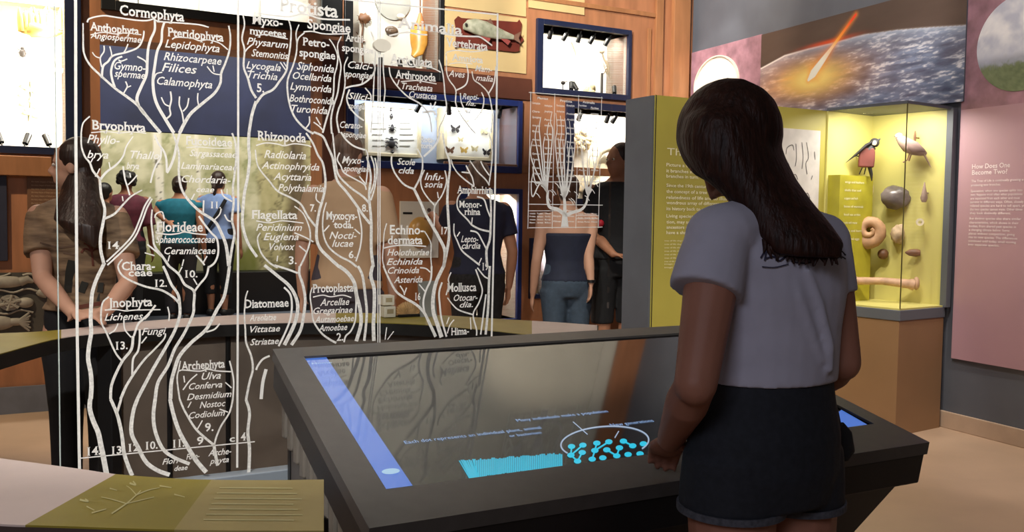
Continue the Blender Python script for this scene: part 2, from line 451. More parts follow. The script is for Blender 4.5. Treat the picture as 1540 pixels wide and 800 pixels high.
cc = display_case('c', (519, -72, 668, 116), 'tall grey lined case holding shells and a hanging amber specimen', m_grey_liner, m_black, watts=6, lamps=(), lamps_low=((568, -1), (601, 0), (622, 1), (641, -1)))
ce = display_case('e', (808, 36, 950, 146), 'white lit case with navy frame and row of black lamps', m_white, m_blueframe, watts=15, lamps=((826, 0), (851, 1), (869, 0), (891, 1), (914, 1)), lamps_low=((856, -1), (867, 1), (921, -1)))
cf = display_case('f', (522, 141, 786, 256), 'blue framed case with two pinned insect boxes', mat('blue_grey_liner', 'a9b2c4', .6, noise=.05), mat('blue_frame', '20306a', .4), watts=13, lamps=((632, 1), (672, -1), (751, 0)), lcol=(.86, .92, 1))
cg = display_case('g', (692, 283, 785, 490), 'tall white lit case with blue frame and seashell', m_white, mat('blue_frame', '20306a', .4), watts=15)
ch = display_case('h', (852, 157, 1000, 310), 'white lit case with pale bone behind the small etched chart', m_white, m_blueframe, watts=11, lamps=((872, 0), (914, 0), (927, 1)))
ci = display_case('i', (798, 358, 828, 449), 'small lit niche with pink and gold specimen beside navy top visitor', m_white, m_blueframe, watts=4, depth=.2, lcol=(.8, .85, 1))
# pale panels leaning inside the wide case
u0, z0, u1, z1 = HOLES['b']
for k, (xa, xb) in enumerate(((178, 206), (208, 276), (300, 380), (392, 474))):
    r = WP.rect(xa, -38, xb, 14, -.3); s = MB(); s.pbox(WP, r[0], z0, r[2], z1-.06, -.3, -.28); s.build('specimen_panel', [m_white, m_grey_liner][k % 2], cb)

# ------------------------------------------------------------------ further gallery: big landscape print, blue band, plinth
def brect(x0, y0, x1, y1, o): return BP.rect(x0, y0, x1, y1, o)
r = brect(90, 40, 560, 203, .06); s = MB(); s.pbox(BP, *r, .004, .06)
s.build('blue_banner', mat('blue_banner', '232a4c', .6, noise=.35, scale=1.6), None, label='dark blue banner panel above the landscape print', cat='panel', bev=.005)
r = brect(90, 204, 560, 407, .05)
def landscape(S, T):
    x = S*470+90; y = 407-T*203
    n1 = fbm(x/28, y/22, 3); n2 = fbm(x/7, y/9, 9)
    c = mixc(lin('dcd7b6'), lin('a3a276'), np.clip((n1-.3)*2.2, 0, 1))
    c = mixc(c, lin('6d7a3c'), np.clip((n2-.48)*4, 0, 1)*np.clip((fbm(x/40, y/30, 5)-.35)*3, 0, 1)*.8)
    c = mixc(c, lin('7d8230'), np.clip((y-375+n2*30)/18, 0, 1)*.85)
    path = np.exp(-((x-265-(y-300)*.2)/22)**2)*np.clip((y-240)/60, 0, 1); c = mixc(c, lin('d9d3b4'), path*.7)
    rock = np.clip((x-372+12*n1)/10, 0, 1); rc = mixc(lin('a8a070'), lin('cdc598'), n2)
    crack = np.clip(1-np.abs(fbm(x/16, y/16, 21)-.5)*16, 0, 1); rc = mixc(rc, lin('4c452e'), crack*.7); c = mixc(c, rc, rock)
    fis = np.clip(1-np.abs(x-432+20*(n1-.5))/24, 0, 1); c = mixc(c, mixc(lin('4a4030'), lin('857456'), n2), np.clip(fis*1.6, 0, 1))
    for tx, w_, yb in ((223, 6.5, 360), (280, 3, 300)):
        tr = np.clip((w_-np.abs(x-tx-3*np.sin(y/40)))/1.5, 0, 1)*(y < yb); bark = mixc(lin('ece6d4'), lin('5a5448'), np.clip((fbm(x/5, y/3, 31)-.62)*9, 0, 1)); c = mixc(c, bark, tr)
    return mixc(c, lin('8c7f68'), np.clip((x-458)/10, 0, 1))
pic = thing('landscape_print', BP.at((r[0]+r[2])/2, r[1], .05), 'wide woodland and rock landscape print behind the visitors', 'mural')
flip = BP.at(r[0], 1, 0).x > BP.at(r[2], 1, 0).x
picture('print', lambda S, T: BP.at(r[0]+(r[2]-r[0])*(1-S if flip else S), r[1]+(r[3]-r[1])*T, .051), 160, 90, landscape, attr_mat('landscape_ink', .6), pic)
s = MB(); s.pbox(BP, *r, .004, .05); s.build('backing_board', m_black, pic)
r = brect(90, 408, 560, 458, .3); s = MB(); s.pbox(BP, r[0], .121, r[2], r[3]-.01, .004, .3)
s.build('plinth', m_black, None, label='long black plinth under the landscape print', cat='plinth', bev=.01)

# ------------------------------------------------------------------ curved counters (top at 0.85 m)
CT = .85
def on_z(px, py, z): 
    rr = ray(px, py); return CAM + rr*((z-CAM_H)/rr.z)
m_cedge = mat('counter_core', '1c1a19', .45, noise=.1)
m_pinkw = mat('blush_graphic', 'd8c4bc', .5, noise=.04)
m_olive = mat('olive_graphic', '93842a', .5, noise=.08)
m_olive_l = mat('pale_olive_graphic', 'a6945a', .5, noise=.06)
m_taupe = mat('taupe_fascia', '6a5e54', .5, noise=.1)
def resample(pts, xs):
    return [(x, float(np.interp(x, [p[0] for p in pts], [p[1] for p in pts]))) for x in xs]
def strip(mb, front, back, z0, z1):
    f = [on_z(x, y, CT) for x, y in front]; b = [on_z(x, y, CT) for x, y in back]
    ring = lambda i: [Vector((f[i].x, f[i].y, z0)), Vector((b[i].x, b[i].y, z0)), Vector((b[i].x, b[i].y, z1)), Vector((f[i].x, f[i].y, z1))]
    return mb.loft([ring(i) for i in range(len(f))])
FF = smooth_line([(-90, 552), (-40, 541), (0, 532), (50, 518), (100, 506.5), (180, 498), (270, 491), (350, 487), (430, 485), (500, 484.5), (570, 485), (640, 488), (700, 493), (760, 499), (830, 507), (900, 516)], 3)
FB = smooth_line([(-90, 505), (-40, 503), (0, 501), (50, 499), (100, 495), (180, 486), (270, 479), (350, 474), (430, 471), (500, 470.5), (570, 471), (640, 473), (700, 476), (760, 480), (830, 484), (900, 489)], 3)
fc = thing('curved_counter', on_z(370, 480, CT)-Vector((0, 0, CT)), 'curved counter ring behind the glass with blush and olive graphics', 'counter')
s = MB(); strip(s, FF, FB, CT-.05, CT-.003); s.build('counter_slab', m_cedge, fc, smooth=30)
def far_seg(x0, x1, M, nm='graphic_panel'):
    xs = list(np.linspace(x0, x1, max(3, int((x1-x0)/14)))); s = MB(); strip(s, resample(FF, xs), resample(FB, xs), CT-.003, CT); s.build(nm, M, fc, smooth=30)
far_seg(-90, 92, m_olive); far_seg(92, 505, m_pinkw); far_seg(505, 640, m_olive); far_seg(640, 800, m_olive_l); far_seg(800, 898, m_pinkw)
xs = list(np.linspace(190, 860, 50)); fr = [on_z(x, y, CT) for x, y in resample(FF, xs)]; s = MB(); rgs = []
for p in fr:
    d = (Vector((p.x, p.y, 0))-Vector((-.3, 3.0, 0))).normalized()
    a = p+d*.05; b = p+d*.09; rgs.append([Vector((a.x, a.y, 0)), Vector((b.x, b.y, 0)), Vector((b.x, b.y, CT-.05)), Vector((a.x, a.y, CT-.05))])
s.loft(rgs); s.build('fascia', m_taupe, fc, smooth=30)
for px0, w in ((181, .05), (266, .014), (352, .014)):
    p = on_z(px0, np.interp(px0, [q[0] for q in FF], [q[1] for q in FF]), CT); d = (Vector((p.x, p.y, 0))-Vector((-.3, 3.0, 0))).normalized()
    c = Vector((p.x, p.y, 0))+d*.055; s = MB(); s.box((c.x, c.y, (CT-.05)/2), (w/2, w/2+.01, (CT-.05)/2), (Vector((d.y, -d.x, 0)), d, Vector((0, 0, 1)))); s.build('support_post', m_black, fc, bev=.003)
# near counter
NB = smooth_line([(-160, 672), (-80, 678), (0, 689), (60, 697), (120, 705), (175, 713), (240, 718), (300, 721), (400, 722), (487, 721)], 3)
NF = smooth_line([(-160, 772), (-80, 780), (0, 788), (60, 790), (120, 792), (175, 794), (240, 796), (300, 797), (400, 798), (487, 798)], 3)
nc = thing('curved_counter', on_z(240, 755, CT)-Vector((0, 0, CT)), 'near curved counter end with blush and olive graphic top', 'counter')
s = MB(); strip(s, NF, NB, CT-.06, CT-.003); s.build('counter_slab', mat('counter_edge_brown', '4a3a36', .5), nc, smooth=30)
def cell(mb, poly, z0, z1): return mb.prism([tuple(on_z(x, y, CT))[:2] for x, y in poly], z0, z1)
def npart(xa_b, xa_f, xb_b, xb_f, M, nm='graphic_panel'):
    xb = list(np.linspace(xa_b, xb_b, 18)); xf = list(np.linspace(xa_f, xb_f, 18)); s = MB(); strip(s, resample(NF, xf), resample(NB, xb), CT-.003, CT); s.build(nm, M, nc, smooth=30)
npart(-160, -160, 174, 38, m_pinkw); npart(174, 38, 318, 262, m_olive); npart(318, 262, 487, 487, m_olive_l)
s = MB(); fn = lambda x, y: on_z(x, y, CT)+Vector((0, 0, .0008))
for pl, w in (([(168, 773), (190, 758), (205, 745), (212, 738)], 2.2), ([(205, 745), (196, 735), (190, 731)], 1.6), ([(190, 758), (170, 752), (152, 748)], 1.6), ([(205, 745), (222, 738), (240, 734)], 1.6), ([(190, 758), (215, 752), (232, 748)], 1.4), ([(120, 752), (133, 755), (128, 751)], 3), ([(130, 762), (142, 768)], 2), ([(138, 772), (160, 766)], 2), ([(195, 727), (204, 730), (200, 724)], 3), ([(240, 731), (258, 734)], 2), ([(262, 744), (278, 748)], 2), ([(165, 735), (176, 738)], 2)):
    ribbon(s, fn, smooth_line(pl, 4), w, w*.6)
for k in range(7): ribbon(s, fn, [(330+k*-4, 734+k*8), (440+(k*7) % 20, 735+k*8)], 1.3)
s.build('printed_drawing', mat('pale_ink', 'c8bf86', .5), nc)
s = MB(); a = on_z(200, 750, CT); s.box((a.x, a.y, (CT-.06)/2), (.3, .05, (CT-.06)/2), (WP.d, WP.n, Vector((0, 0, 1)))); s.build('support_post', m_black, nc, bev=.004)

# ------------------------------------------------------------------ touch-screen table
TA = Vector((-.609, 2.365, .951)); e1 = Vector((.8858, .4641, .004)).normalized(); e2 = Vector((-.3997, .8988, .1799))*-1
e2.normalize(); tn = e1.cross(e2).normalized(); e12 = e1.dot(e2)
if tn.z < 0: tn = -tn
TW, TD = 1.366, .948
Z3_ = Vector((0, 0, 1))
def tpt(s_, t_, h=0): return TA + e1*s_ + e2*t_ + tn*h
def thit(px, py, h=0):
    r_ = ray(px, py); o = TA+tn*h; p = CAM + r_*((o-CAM).dot(tn)/r_.dot(tn)); a_, b2_ = (p-TA).dot(e1), (p-TA).dot(e2); k_ = 1-e12*e12; return (a_-b2_*e12)/k_, (b2_-a_*e12)/k_
tb = thing('touch_screen_table', (tpt(TW/2, TD/2).x, tpt(TW/2, TD/2).y, 0), 'black touch-screen table the woman in white leans on', 'interactive table')
m_bezel = mat('charcoal_bezel', '4a4745', .42, noise=.08, scale=30)
m_tblack = mat('table_black', '17171a', .45, noise=.1)
sc = [thit(455, 533), thit(1058, 501), thit(1312, 640), thit(579, 733)]
S0 = (sc[0][0]+sc[3][0])/2; S1 = (sc[1][0]+sc[2][0])/2; T0 = (sc[0][1]+sc[1][1])/2; T1 = (sc[2][1]+sc[3][1])/2
s = MB(); hh = .022
def tbox(mb, a, b, c, d, h0, h1): return mb.hexa([tpt(a, b, h0), tpt(c, b, h0), tpt(c, d, h0), tpt(a, d, h0), tpt(a, b, h1), tpt(c, b, h1), tpt(c, d, h1), tpt(a, d, h1)])
for a in ((0, 0, TW, T0), (0, T1, TW, TD), (0, T0, S0, T1), (S1, T0, TW, T1)): tbox(s, *a, -.03, 0)
s.build('bezel', m_bezel, tb)
s = MB(); tbox(s, .004, .004, TW-.004, TD-.004, -.105, -.03); s.build('apron', m_tblack, tb, bev=.004)
scr = MB(); tbox(scr, S0, T0, S1, T1, -.03, -.006)
m_screen = mat('screen_glass', '08080a', .06, noise=.02, spec=.6)
scr = scr.build('screen', m_screen, tb)
# tapering body and foot
def tq(ins, h, sx=0, z=None):
    pts = [tpt(ins+sx, ins, h), tpt(TW-ins+sx, ins, h), tpt(TW-ins+sx, TD-ins, h), tpt(ins+sx, TD-ins, h)]
    return [Vector((p.x, p.y, p.z if z is None else z)) for p in pts]
def tq2(l, ins, z=None):
    pts = [tpt(l, ins, -.105), tpt(TW-ins, ins, -.105), tpt(TW-ins, TD-ins, -.105), tpt(l, TD-ins, -.105)]
    return [Vector((p.x, p.y, p.z if z is None else z)) for p in pts]
s = MB(); s.loft([tq2(.05, .03), tq2(.05, .12, .52), tq2(.06, .24, .30), tq2(.06, .26, 0)]); s.build('body', m_tblack, tb, bev=.006)
m_flank = mat('flank_grey', '504a46', .5, noise=.08)
tl = lambda f, z, o=0: (lambda p: Vector((p.x, p.y, p.z+z if z > -.4 else z+1))-Vector((e1.x, e1.y, 0))*o)(tpt(.05, .03+f*(TD-.06), -.105))
def flat(f, z): p = tpt(.05, .03+f*(TD-.06), -.105); return Vector((p.x, p.y, z))
s = MB(); o_ = Vector((-e1.x, -e1.y, 0)).normalized()*.012
A_ = [flat(0, .05), flat(.62, .30), flat(1, .46), tpt(.05, TD-.03, -.107), tpt(.05, .03, -.107)]
s.loft([A_, [p+o_ for p in A_]]); s.build('side_panel', m_flank, tb, bev=.003)
s = MB(); A_ = [flat(.015, .57), flat(.05, .54), flat(.05, .72), flat(.015, .75)]; s.loft([[p+o_ for p in A_], [p+o_*1.25 for p in A_]]); s.build('panel_slot', m_black, tb)
for k in range(11):
    f0, f1 = .02+k*.087, .02+k*.087+.052; s = MB()
    A_ = [tpt(.05, .03+f0*(TD-.06), -.12)-Z3_*.0, tpt(.05, .03+f1*(TD-.06), -.12), tpt(.05, .03+f1*(TD-.06), -.12)-Z3_*.085, tpt(.05, .03+f0*(TD-.06), -.12)-Z3_*.10]
    s.loft([[p+o_ for p in A_], [p+o_*2.6 for p in A_]]); s.build('cooling_fin', mat('fin_grey', '6a645c', .5), tb, bev=.006)
# what the screen shows (each patch glows by itself)
def emis(name, col, st):
    if name in MATS: return MATS[name]
    M = bpy.data.materials.new(name); M.use_nodes = True; b = M.node_tree.nodes['Principled BSDF']
    b.inputs['Base Color'].default_value = (.01, .01, .012, 1); b.inputs['Roughness'].default_value = .08
    b.inputs['Emission Color'].default_value = (*lin(col), 1); b.inputs['Emission Strength'].default_value = st; MATS[name] = M; return M
def spx(px, py, h=-.0055): a = thit(px, py); return tpt(a[0], a[1], h)
def spoly(pts, name, M, h=-.0056):
    s = MB(); v = [spx(x, y, h) for x, y in pts]; s.add(v, [tuple(range(len(v)))]); return s.build(name, M, scr)
spoly([(459, 536), (491, 534), (621, 726), (581, 731)], 'blue_sidebar', emis('screen_blue', '4f7cd8', .8))
spoly([(1262, 616), (1266, 613), (1308, 637), (1290, 644), (1262, 642)], 'blue_sidebar', emis('screen_blue', '4f7cd8', .8))
ps = lambda x, y: spx(x, y, -.0050)
# teal band of tiny cells
s = MB(); top = lambda x: 688-(x-690)*.0735; bot = lambda x: 716-(x-710)*.116
for i in range(100):
    x = 690+i*2.9; 
    if 846 < x < 985 and True: continue
    n0 = random.uniform(0, 3); s.add([ps(x+max(0, (0))*1, top(x)+n0), ps(x+2.4, top(x)+n0), ps(x+2.6+16*(1-min(1, (x-690)/40)) if x < 712 else x+2.6, bot(x)-random.uniform(0, 3)), ps(x+16*(1-min(1, (x-690)/40)) if x < 712 else x, bot(x)-random.uniform(0, 3))], [(0, 1, 2, 3)])
s.build('teal_cell_band', emis('screen_teal', '22b0d0', .95), scr)
s = MB(); el = [(910+66*math.cos(a), 662-24*math.sin(a)-(66*math.cos(a))*.06) for a in np.linspace(math.radians(-32), math.radians(212), 50)]
ribbon(s, ps, el, 2.2); ribbon(s, ps, [(862, 631), (884, 650)], 1.4); ribbon(s, ps, [(931, 645), (925, 655)], 1.6)
s.build('white_ring', emis('screen_white', 'b8cce8', .7), scr)
s = MB(); dots = [(860, 668), (877, 666), (859, 681), (876, 677), (869, 690), (898, 663), (916, 661), (895, 674), (913, 673), (891, 687), (907, 685), (932, 670), (928, 682), (938, 660), (952, 667), (945, 680), (963, 679), (968, 664)]
for x, y in dots: s.add([ps(x+5.6*math.cos(a), y+3.8*math.sin(a)) for a in np.linspace(0, 2*math.pi, 15)[:-1]], [tuple(range(14))])
for a, b in ((0, 2), (2, 1), (2, 4), (4, 3), (5, 7), (7, 6), (7, 9), (8, 12), (11, 12), (13, 14)): ribbon(s, ps, [dots[a], dots[b]], 2.4)
s.build('cyan_dots', emis('screen_cyan', '28c8e8', .9), scr)
# lettering on the screen, laid out in the table's own plane
def st(px, py): return thit(px, py)
s = MB(); fnS = lambda u, v: tpt(u, v, -.0050)
for txt, a, b, cap in (('Each dot represents an individual plant, animal', (610, 664), (815, 641), .0155), ('or bacterium', (768, 654), (816, 649), .014), ('Many individuals make a population', (779, 631), (916, 617), .0155), ('New generations', (921, 638), (985, 631), .0155)):
    s = MB(); p, q_ = st(*a), st(*b); write(s, lambda u, v, p=p: tpt(u, p[1]-(v-0), -.0050), txt, p[0], q_[0], 0, cap); s.build('screen_caption', emis('screen_text', '9cc0f4', .8), scr)
s = MB()
p, q_ = st(503, 622), st(515, 640); a = st(470, 545); write(s, lambda u, v: tpt(u, a[1]+.0-v, -.0049), 'Home', a[0], a[0]+.05, 0, .012); s.build('sidebar_title', emis('screen_pale', 'a8d0ee', .8), scr); s = MB()
a = st(575, 690); b = st(612, 712)
ce_ = tpt(*(lambda w: w)(st(588, 705)), -.0049); s.add([ce_+e1*(.018*math.cos(t))+e2*(.012*math.sin(t)) for t in np.linspace(0, 6.28, 17)[:-1]], [tuple(range(16))])
s.build('sidebar_button', emis('screen_pale', 'a8d0ee', .8), scr)

# ------------------------------------------------------------------ yellow panel and corner display case
KP = Plane((.79, 5.33), (2.0-.79, 6.0-5.33))
kd, kn = KP.d, KP.n; KW = math.hypot(2.0-.79, 6.0-5.33); KT = 2.0
m_yel = mat('mustard_panel', 'aca24a', .5, noise=.05, scale=3)
m_yel2 = mat('mustard_case', 'ccc476', .5, noise=.04, scale=3)
kb = thing('text_panel', KP.at(KW/2, 0, -.13), 'tall mustard yellow text panel behind the woman in white', 'exhibit panel')
s = MB(); s.pbox(KP, .0, 0, KW, KT-.006, -.265, -.006); s.build('panel_core', m_slate, kb)
s = MB(); s.pbox(KP, .012, .05, KW, KT-.004, -.005, 0); s.build('panel_face', m_yel, kb)
s = MB(); a = KP.hit(983, 300)[0]; s.pbox(KP, a, .05, a+.006, KT-.004, 0, .0008); s.build('shadow_gap', m_black, kb)
s = MB(); kf = lambda u, z: KP.at(u, z, .0015)
def kline(txt, x0, y, x1, cap, bold=0.):
    a = KP.hit(x0, y); b = KP.hit(x1, y); write(s, kf, txt, a[0], b[0], a[1], cap*KP_scale(x0), 0, bold)
def KP_scale(px): u = KP.hit(px, 330); p = KP.at(u[0], 1.3); return p.y/F_PX
kline('The Tree of Life', 1003, 233, 1128, 11)
s.build('panel_heading', mat('white_ink', 'ece8cc', .6), kb); s = MB()
tx = [('Picture a towering tree, its trunk divides,', 250), ('it branches into thick limbs, and these', 259), ('branches in turn.', 267), ('Since the 19th century, we have used', 281), ('the concept of a tree to represent the', 290), ('relatedness of life and to illustrate the', 299), ('wondrous array of different species and', 307), ('its history back to a common ancestor.', 316), ('Living species, the newest of evolu-', 327), ('tion, may seem quite different from their', 336), ('ancestors and from one another, but they', 344), ('have a shared heritage.', 352)]
for t_, y in tx: kline(t_, 1002, y, 1002+len(t_)*2.85, 5.2, .012)
for k in range(7): kline('tree of life diagram published in the nineteenth century', 999, 363+k*5.2, 1090-(14 if k == 6 else 0), 2.2)
for k in range(2): kline('image courtesy of the museum library', 999, 398+k*5.2, 1080, 2.2)
s.build('panel_text', mat('white_ink', 'ece8cc', .6), kb)
s = MB(); r = KP.rect(1160, 194, 1231, 332); s.pbox(KP, r[0], r[1], r[2], r[3], 0, .006); crd = s.build('illustration_card', mat('card_white', 'c9c4bf', .6), kb)
s = MB(); kf2 = lambda u, z: KP.at(u, z, .0075); kp2 = kf2
for pl in ([(1182, 232), (1184, 222), (1192, 218), (1194, 226)], [(1196, 250), (1198, 236), (1197, 216)], [(1206, 254), (1208, 236), (1206, 214)], [(1214, 262), (1212, 246), (1216, 236), (1213, 214)], [(1190, 268), (1196, 262), (1200, 270)], [(1220, 270), (1222, 264)], [(1176, 250), (1184, 244), (1188, 252)], [(1210, 300), (1214, 290), (1218, 298)], [(1226, 240), (1225, 228)]):
    s = MB(); ribbon(s, kp2, smooth_line([KP.hit(*q5, .0075) for q5 in pl], 4), .0045); s.build('ink_figure', mat('dark_ink', '2b2830', .6), crd)
# corner case
Q1 = Vector((2.0, 6.0, 0)); Q2 = Vector((2.325, 5.55, 0)); Q3 = Vector((2.722, 5.826, 0)); Q4 = Q1+Q3-Q2
CZ0, CZ1 = .775, 1.995
dc = thing('corner_display_case', (Q1+Q2+Q3+Q4)/4, 'corner display case lined mustard yellow on a tan pedestal', 'display case')
def shrink(k): 
    c = (Q1+Q2+Q3+Q4)/4; return [c+(p-c)*k for p in (Q1, Q2, Q3, Q4)]
s = MB(); s.prism([tuple(p)[:2] for p in shrink(.985)], 0, CZ0-.075); s.build('pedestal', mat('tan_pedestal', '8a6a4c', .55, noise=.06, scale=3), dc)
s = MB(); s.prism([tuple(p)[:2] for p in shrink(1.01)], CZ0-.075, CZ0-.01); s.build('base_rim', m_slate, dc, bev=.004)
def wallseg(mb, a, b, z0, z1, th, inw):
    d = (b-a).normalized(); nn = Vector((d.y, -d.x, 0)); 
    if nn.dot(inw-a) < 0: nn = -nn
    o = lambda p, z, w: Vector((p.x, p.y, z))+nn*w
    return mb.hexa([o(a, z0, 0), o(b, z0, 0), o(b, z0, th), o(a, z0, th), o(a, z1, 0), o(b, z1, 0), o(b, z1, th), o(a, z1, th)])
cen = (Q1+Q2+Q3+Q4)/4
s = MB(); wallseg(s, Q1, Q4, CZ0-.01, CZ1, .012, cen); wallseg(s, Q4, Q3, CZ0-.01, CZ1, .012, cen); s.prism([tuple(p)[:2] for p in shrink(.99)], CZ0-.01, CZ0); s.build('case_lining', m_yel2, dc)
s = MB()
for p_, w in ((Q3, .022),): s.box((p_.x, p_.y, (CZ0+CZ1)/2), (w, w, (CZ1-CZ0)/2+.01), (kd, kn, Vector((0, 0, 1))))
s.build('corner_post', m_slate, dc)
s = MB(); s.prism([tuple(p)[:2] for p in shrink(1.0)], CZ1, CZ1+.018); s.build('top_rim', m_slate, dc)
s = MB(); s.box((Q2.x, Q2.y, (CZ0+CZ1)/2), (.0028, .0028, (CZ1-CZ0)/2)); s.build('glass_seam', mat('seam', '4c4420', .5), dc)
for a, b in ((Q1, Q2), (Q2, Q3)):
    s = MB(); wallseg(s, a.lerp(b, .012), b.lerp(a, .012), CZ0, CZ1, .006, cen); s.build('glass_pane', m_pane, dc)
area('case_light', (cen.x-.02, cen.y-.06, CZ1-.01), (cen.x+.03, cen.y+.12, CZ0+.3), 13, .36, .3, (1, .95, .82), parent=dc)
# label block on the inner left side
s = MB(); d41 = (Q4-Q1).normalized(); n41 = Vector((d41.y, -d41.x, 0)); n41 = n41 if n41.dot(cen-Q1) > 0 else -n41
pL = lambda t, z, o: Vector(((Q1+d41*t+n41*o).x, (Q1+d41*t+n41*o).y, z))
zt = 1.3+(331-265)*6.1/F_PX
s.hexa([pL(.02, CZ0, .012), pL(.37, CZ0, .012), pL(.37, CZ0, .10), pL(.02, CZ0, .10), pL(.02, zt, .012), pL(.37, zt, .012), pL(.37, zt, .10), pL(.02, zt, .10)])
lb = s.build('label_block', mat('label_yellow', 'a8a02e', .5), dc)
s = MB()
for k in range(8): s = MB(); write(s, lambda u, z: pL(u, z, .1015), ['wings and feathers', 'shells that coil', 'a pigeon and finch', 'bones of mammals', 'fossil sea urchin', 'rocks with traces', 'seeds and burrs', 'nests and eggs'][k], .07, .27-(k % 3)*.03, zt-.05-k*.052, .016); s.build('label_line', mat('white_ink', 'ece8cc', .6), lb)

# ------------------------------------------------------------------ prints on the side wall
m_mauve = mat('mottled_mauve', '9c7480', .6, noise=.3, scale=9)
def rr(x0, y0, x1, y1, o): return RP.rect(x0, y0, x1, y1, o)
ua, za = RP.hit(1040, 78, .02); ub, zb = RP.hit(1145, 53, .02)
ztop = zb
s = MB(); s.pbox(RP, ua, 1.2, ub+.002, (za+zb)/2, .004, .02); mp = s.build('mauve_panel', m_mauve, None, label='mottled mauve wall panel around the lit oval niche', cat='wall panel', bev=.003)
u0, z0 = RP.hit(1078, 127, .02); pn = RP.at(u0, z0, .02)
nw = RP.hit(1046, 127, .02)[0]; ne = RP.hit(1110, 127, .02)[0]; rad = abs(ne-nw)/2; rz = 41*pn.y/F_PX
nic = thing('round_niche', pn, 'white lit oval niche with grey rock on the mauve panel', 'display niche')
s = MB(); s.disc(RP.at(u0, z0, .0215), RP.n, rad, .004, 48, rz); s.build('niche_back', mat('niche_white', 'f4ecdf', .6, noise=.02), nic)
s = MB(); s.ring(RP.at(u0, z0, .0215), RP.n, rad*.985, rad*1.03, .02, 48, rz/rad); s.build('niche_rim', mat('niche_rim', 'e6d8c8', .5), nic)
spot('niche_lamp', RP.at(u0+.6, z0+1.3, 1.0), RP.at(u0, z0, .02), 60, 34, (1, .95, .85))
# meteor mural
um0 = RP.hit(1145, 60, .03)[0]; um1 = RP.hit(1452, 60, .03)[0]; zm1 = ztop; zm0 = 2.04
def meteor(S, T):
    U = um0+(um1-um0)*S; Z = zm0+(zm1-zm0)*T
    # photo-like drawing coordinates: x 0..307, y measured from the print's top in drawing units
    x = 307*(np.log(1+S*.62)/np.log(1.62)) if False else 307*S
    H_ = (1-T)
    n = fbm(x/22, H_*26, 2); n2 = fbm(x/7, H_*70, 8); n3 = fbm(x/60, H_*8, 14)
    sky = mixc(lin('4a3a32'), lin('5c4a40'), n3)
    limb = LIMB(S)
    dd = limb-T                                    # positive below the limb
    earth = mixc(lin('3f4c66'), lin('8c9cb8'), np.clip(n*1.7-.35, 0, 1))
    earth = mixc(earth, lin('5a4a52'), np.clip(n3*1.6-.45, 0, 1)*.7)
    cl = np.clip((n2-.47)*5, 0, 1)*np.clip((n-.40)*5, 0, 1); earth = mixc(earth, lin('e6e4e6'), cl*.9)
    earth = mixc(earth, lin('aab6c8'), np.exp(-np.clip(dd, 0, 1)/.06)*.75)
    a = np.clip((.42-S)/.42, 0, 1); earth = mixc(earth, lin('9a7468'), a*.6*np.clip(.4+n, 0, 1))
    gx, gy = MP((1222, 118)); dx = (S-gx)/.13; dy = (T-gy)/.13
    g = np.exp(-(dx*dx+dy*dy)); g2 = np.exp(-((dx/1.9)**2+(dy/1.6)**2))
    earth = mixc(earth, lin('dc9440'), g2*.95*(.6+n)); earth = mixc(earth, lin('ffe080'), np.clip(g*1.25, 0, 1))
    c = np.where((dd > 0)[..., None], earth, sky)
    c = mixc(c, lin('f0e4dc'), np.exp(-(dd/.008)**2)*np.clip(1.2-S*1.5, .25, 1))
    c = mixc(c, lin('e8501c'), np.exp(-((dd+.02)/.022)**2)*np.exp(-((S-MP((1245, 78))[0])/.12)**2)*.8*(dd < .01))
    p0 = np.array(MP((1216, 120))); p1 = np.array(MP((1287, 22))); v = p1-p0; asp = (um1-um0)/(zm1-zm0)
    vx, vy = v[0]*asp, v[1]; L2 = vx*vx+vy*vy
    t = ((S-p0[0])*asp*vx+(T-p0[1])*vy)/L2; tc = np.clip(t, 0, 1)
    dist = np.sqrt(((S-p0[0])*asp-tc*vx)**2+((T-p0[1])-tc*vy)**2)
    wd = np.interp(tc, [0, .1, .3, .5, 1], [.016, .046, .034, .018, .012])
    colr = mixc(mixc(np.array(lin('fffbe8')), lin('ffb040'), (tc-.3)*3), lin('f0401c'), (tc-.6)*3)
    c = mixc(c, lin('ff9430'), np.exp(-(dist/(wd*2.4))**2)*.6); c = mixc(c, colr, np.clip((wd-dist)/.006+.5, 0, 1))
    return c
def MP(px): 
    u, z = RP.hit(px[0], px[1], .03); return ((u-um0)/(um1-um0), (z-zm0)/(zm1-zm0))
lp = [MP(p) for p in ((1145, 103), (1180, 84), (1215, 74), (1255, 64), (1300, 52), (1350, 45), (1400, 41), (1453, 38))]
LIMB = lambda S: np.interp(S, [p[0] for p in lp], [p[1] for p in lp])
mu = thing('meteor_mural', RP.at((um0+um1)/2, zm0, 0), 'wall mural of a fiery meteor striking a clouded planet', 'mural')
s = MB(); s.pbox(RP, um0, zm0, um1, zm1, .004, .028); s.build('backing_board', m_slate, mu)
picture('print', lambda S, T: RP.at(um0+(um1-um0)*S, zm0+(zm1-zm0)*T, .03), 300, 170, meteor, attr_mat('meteor_ink', .55), mu)
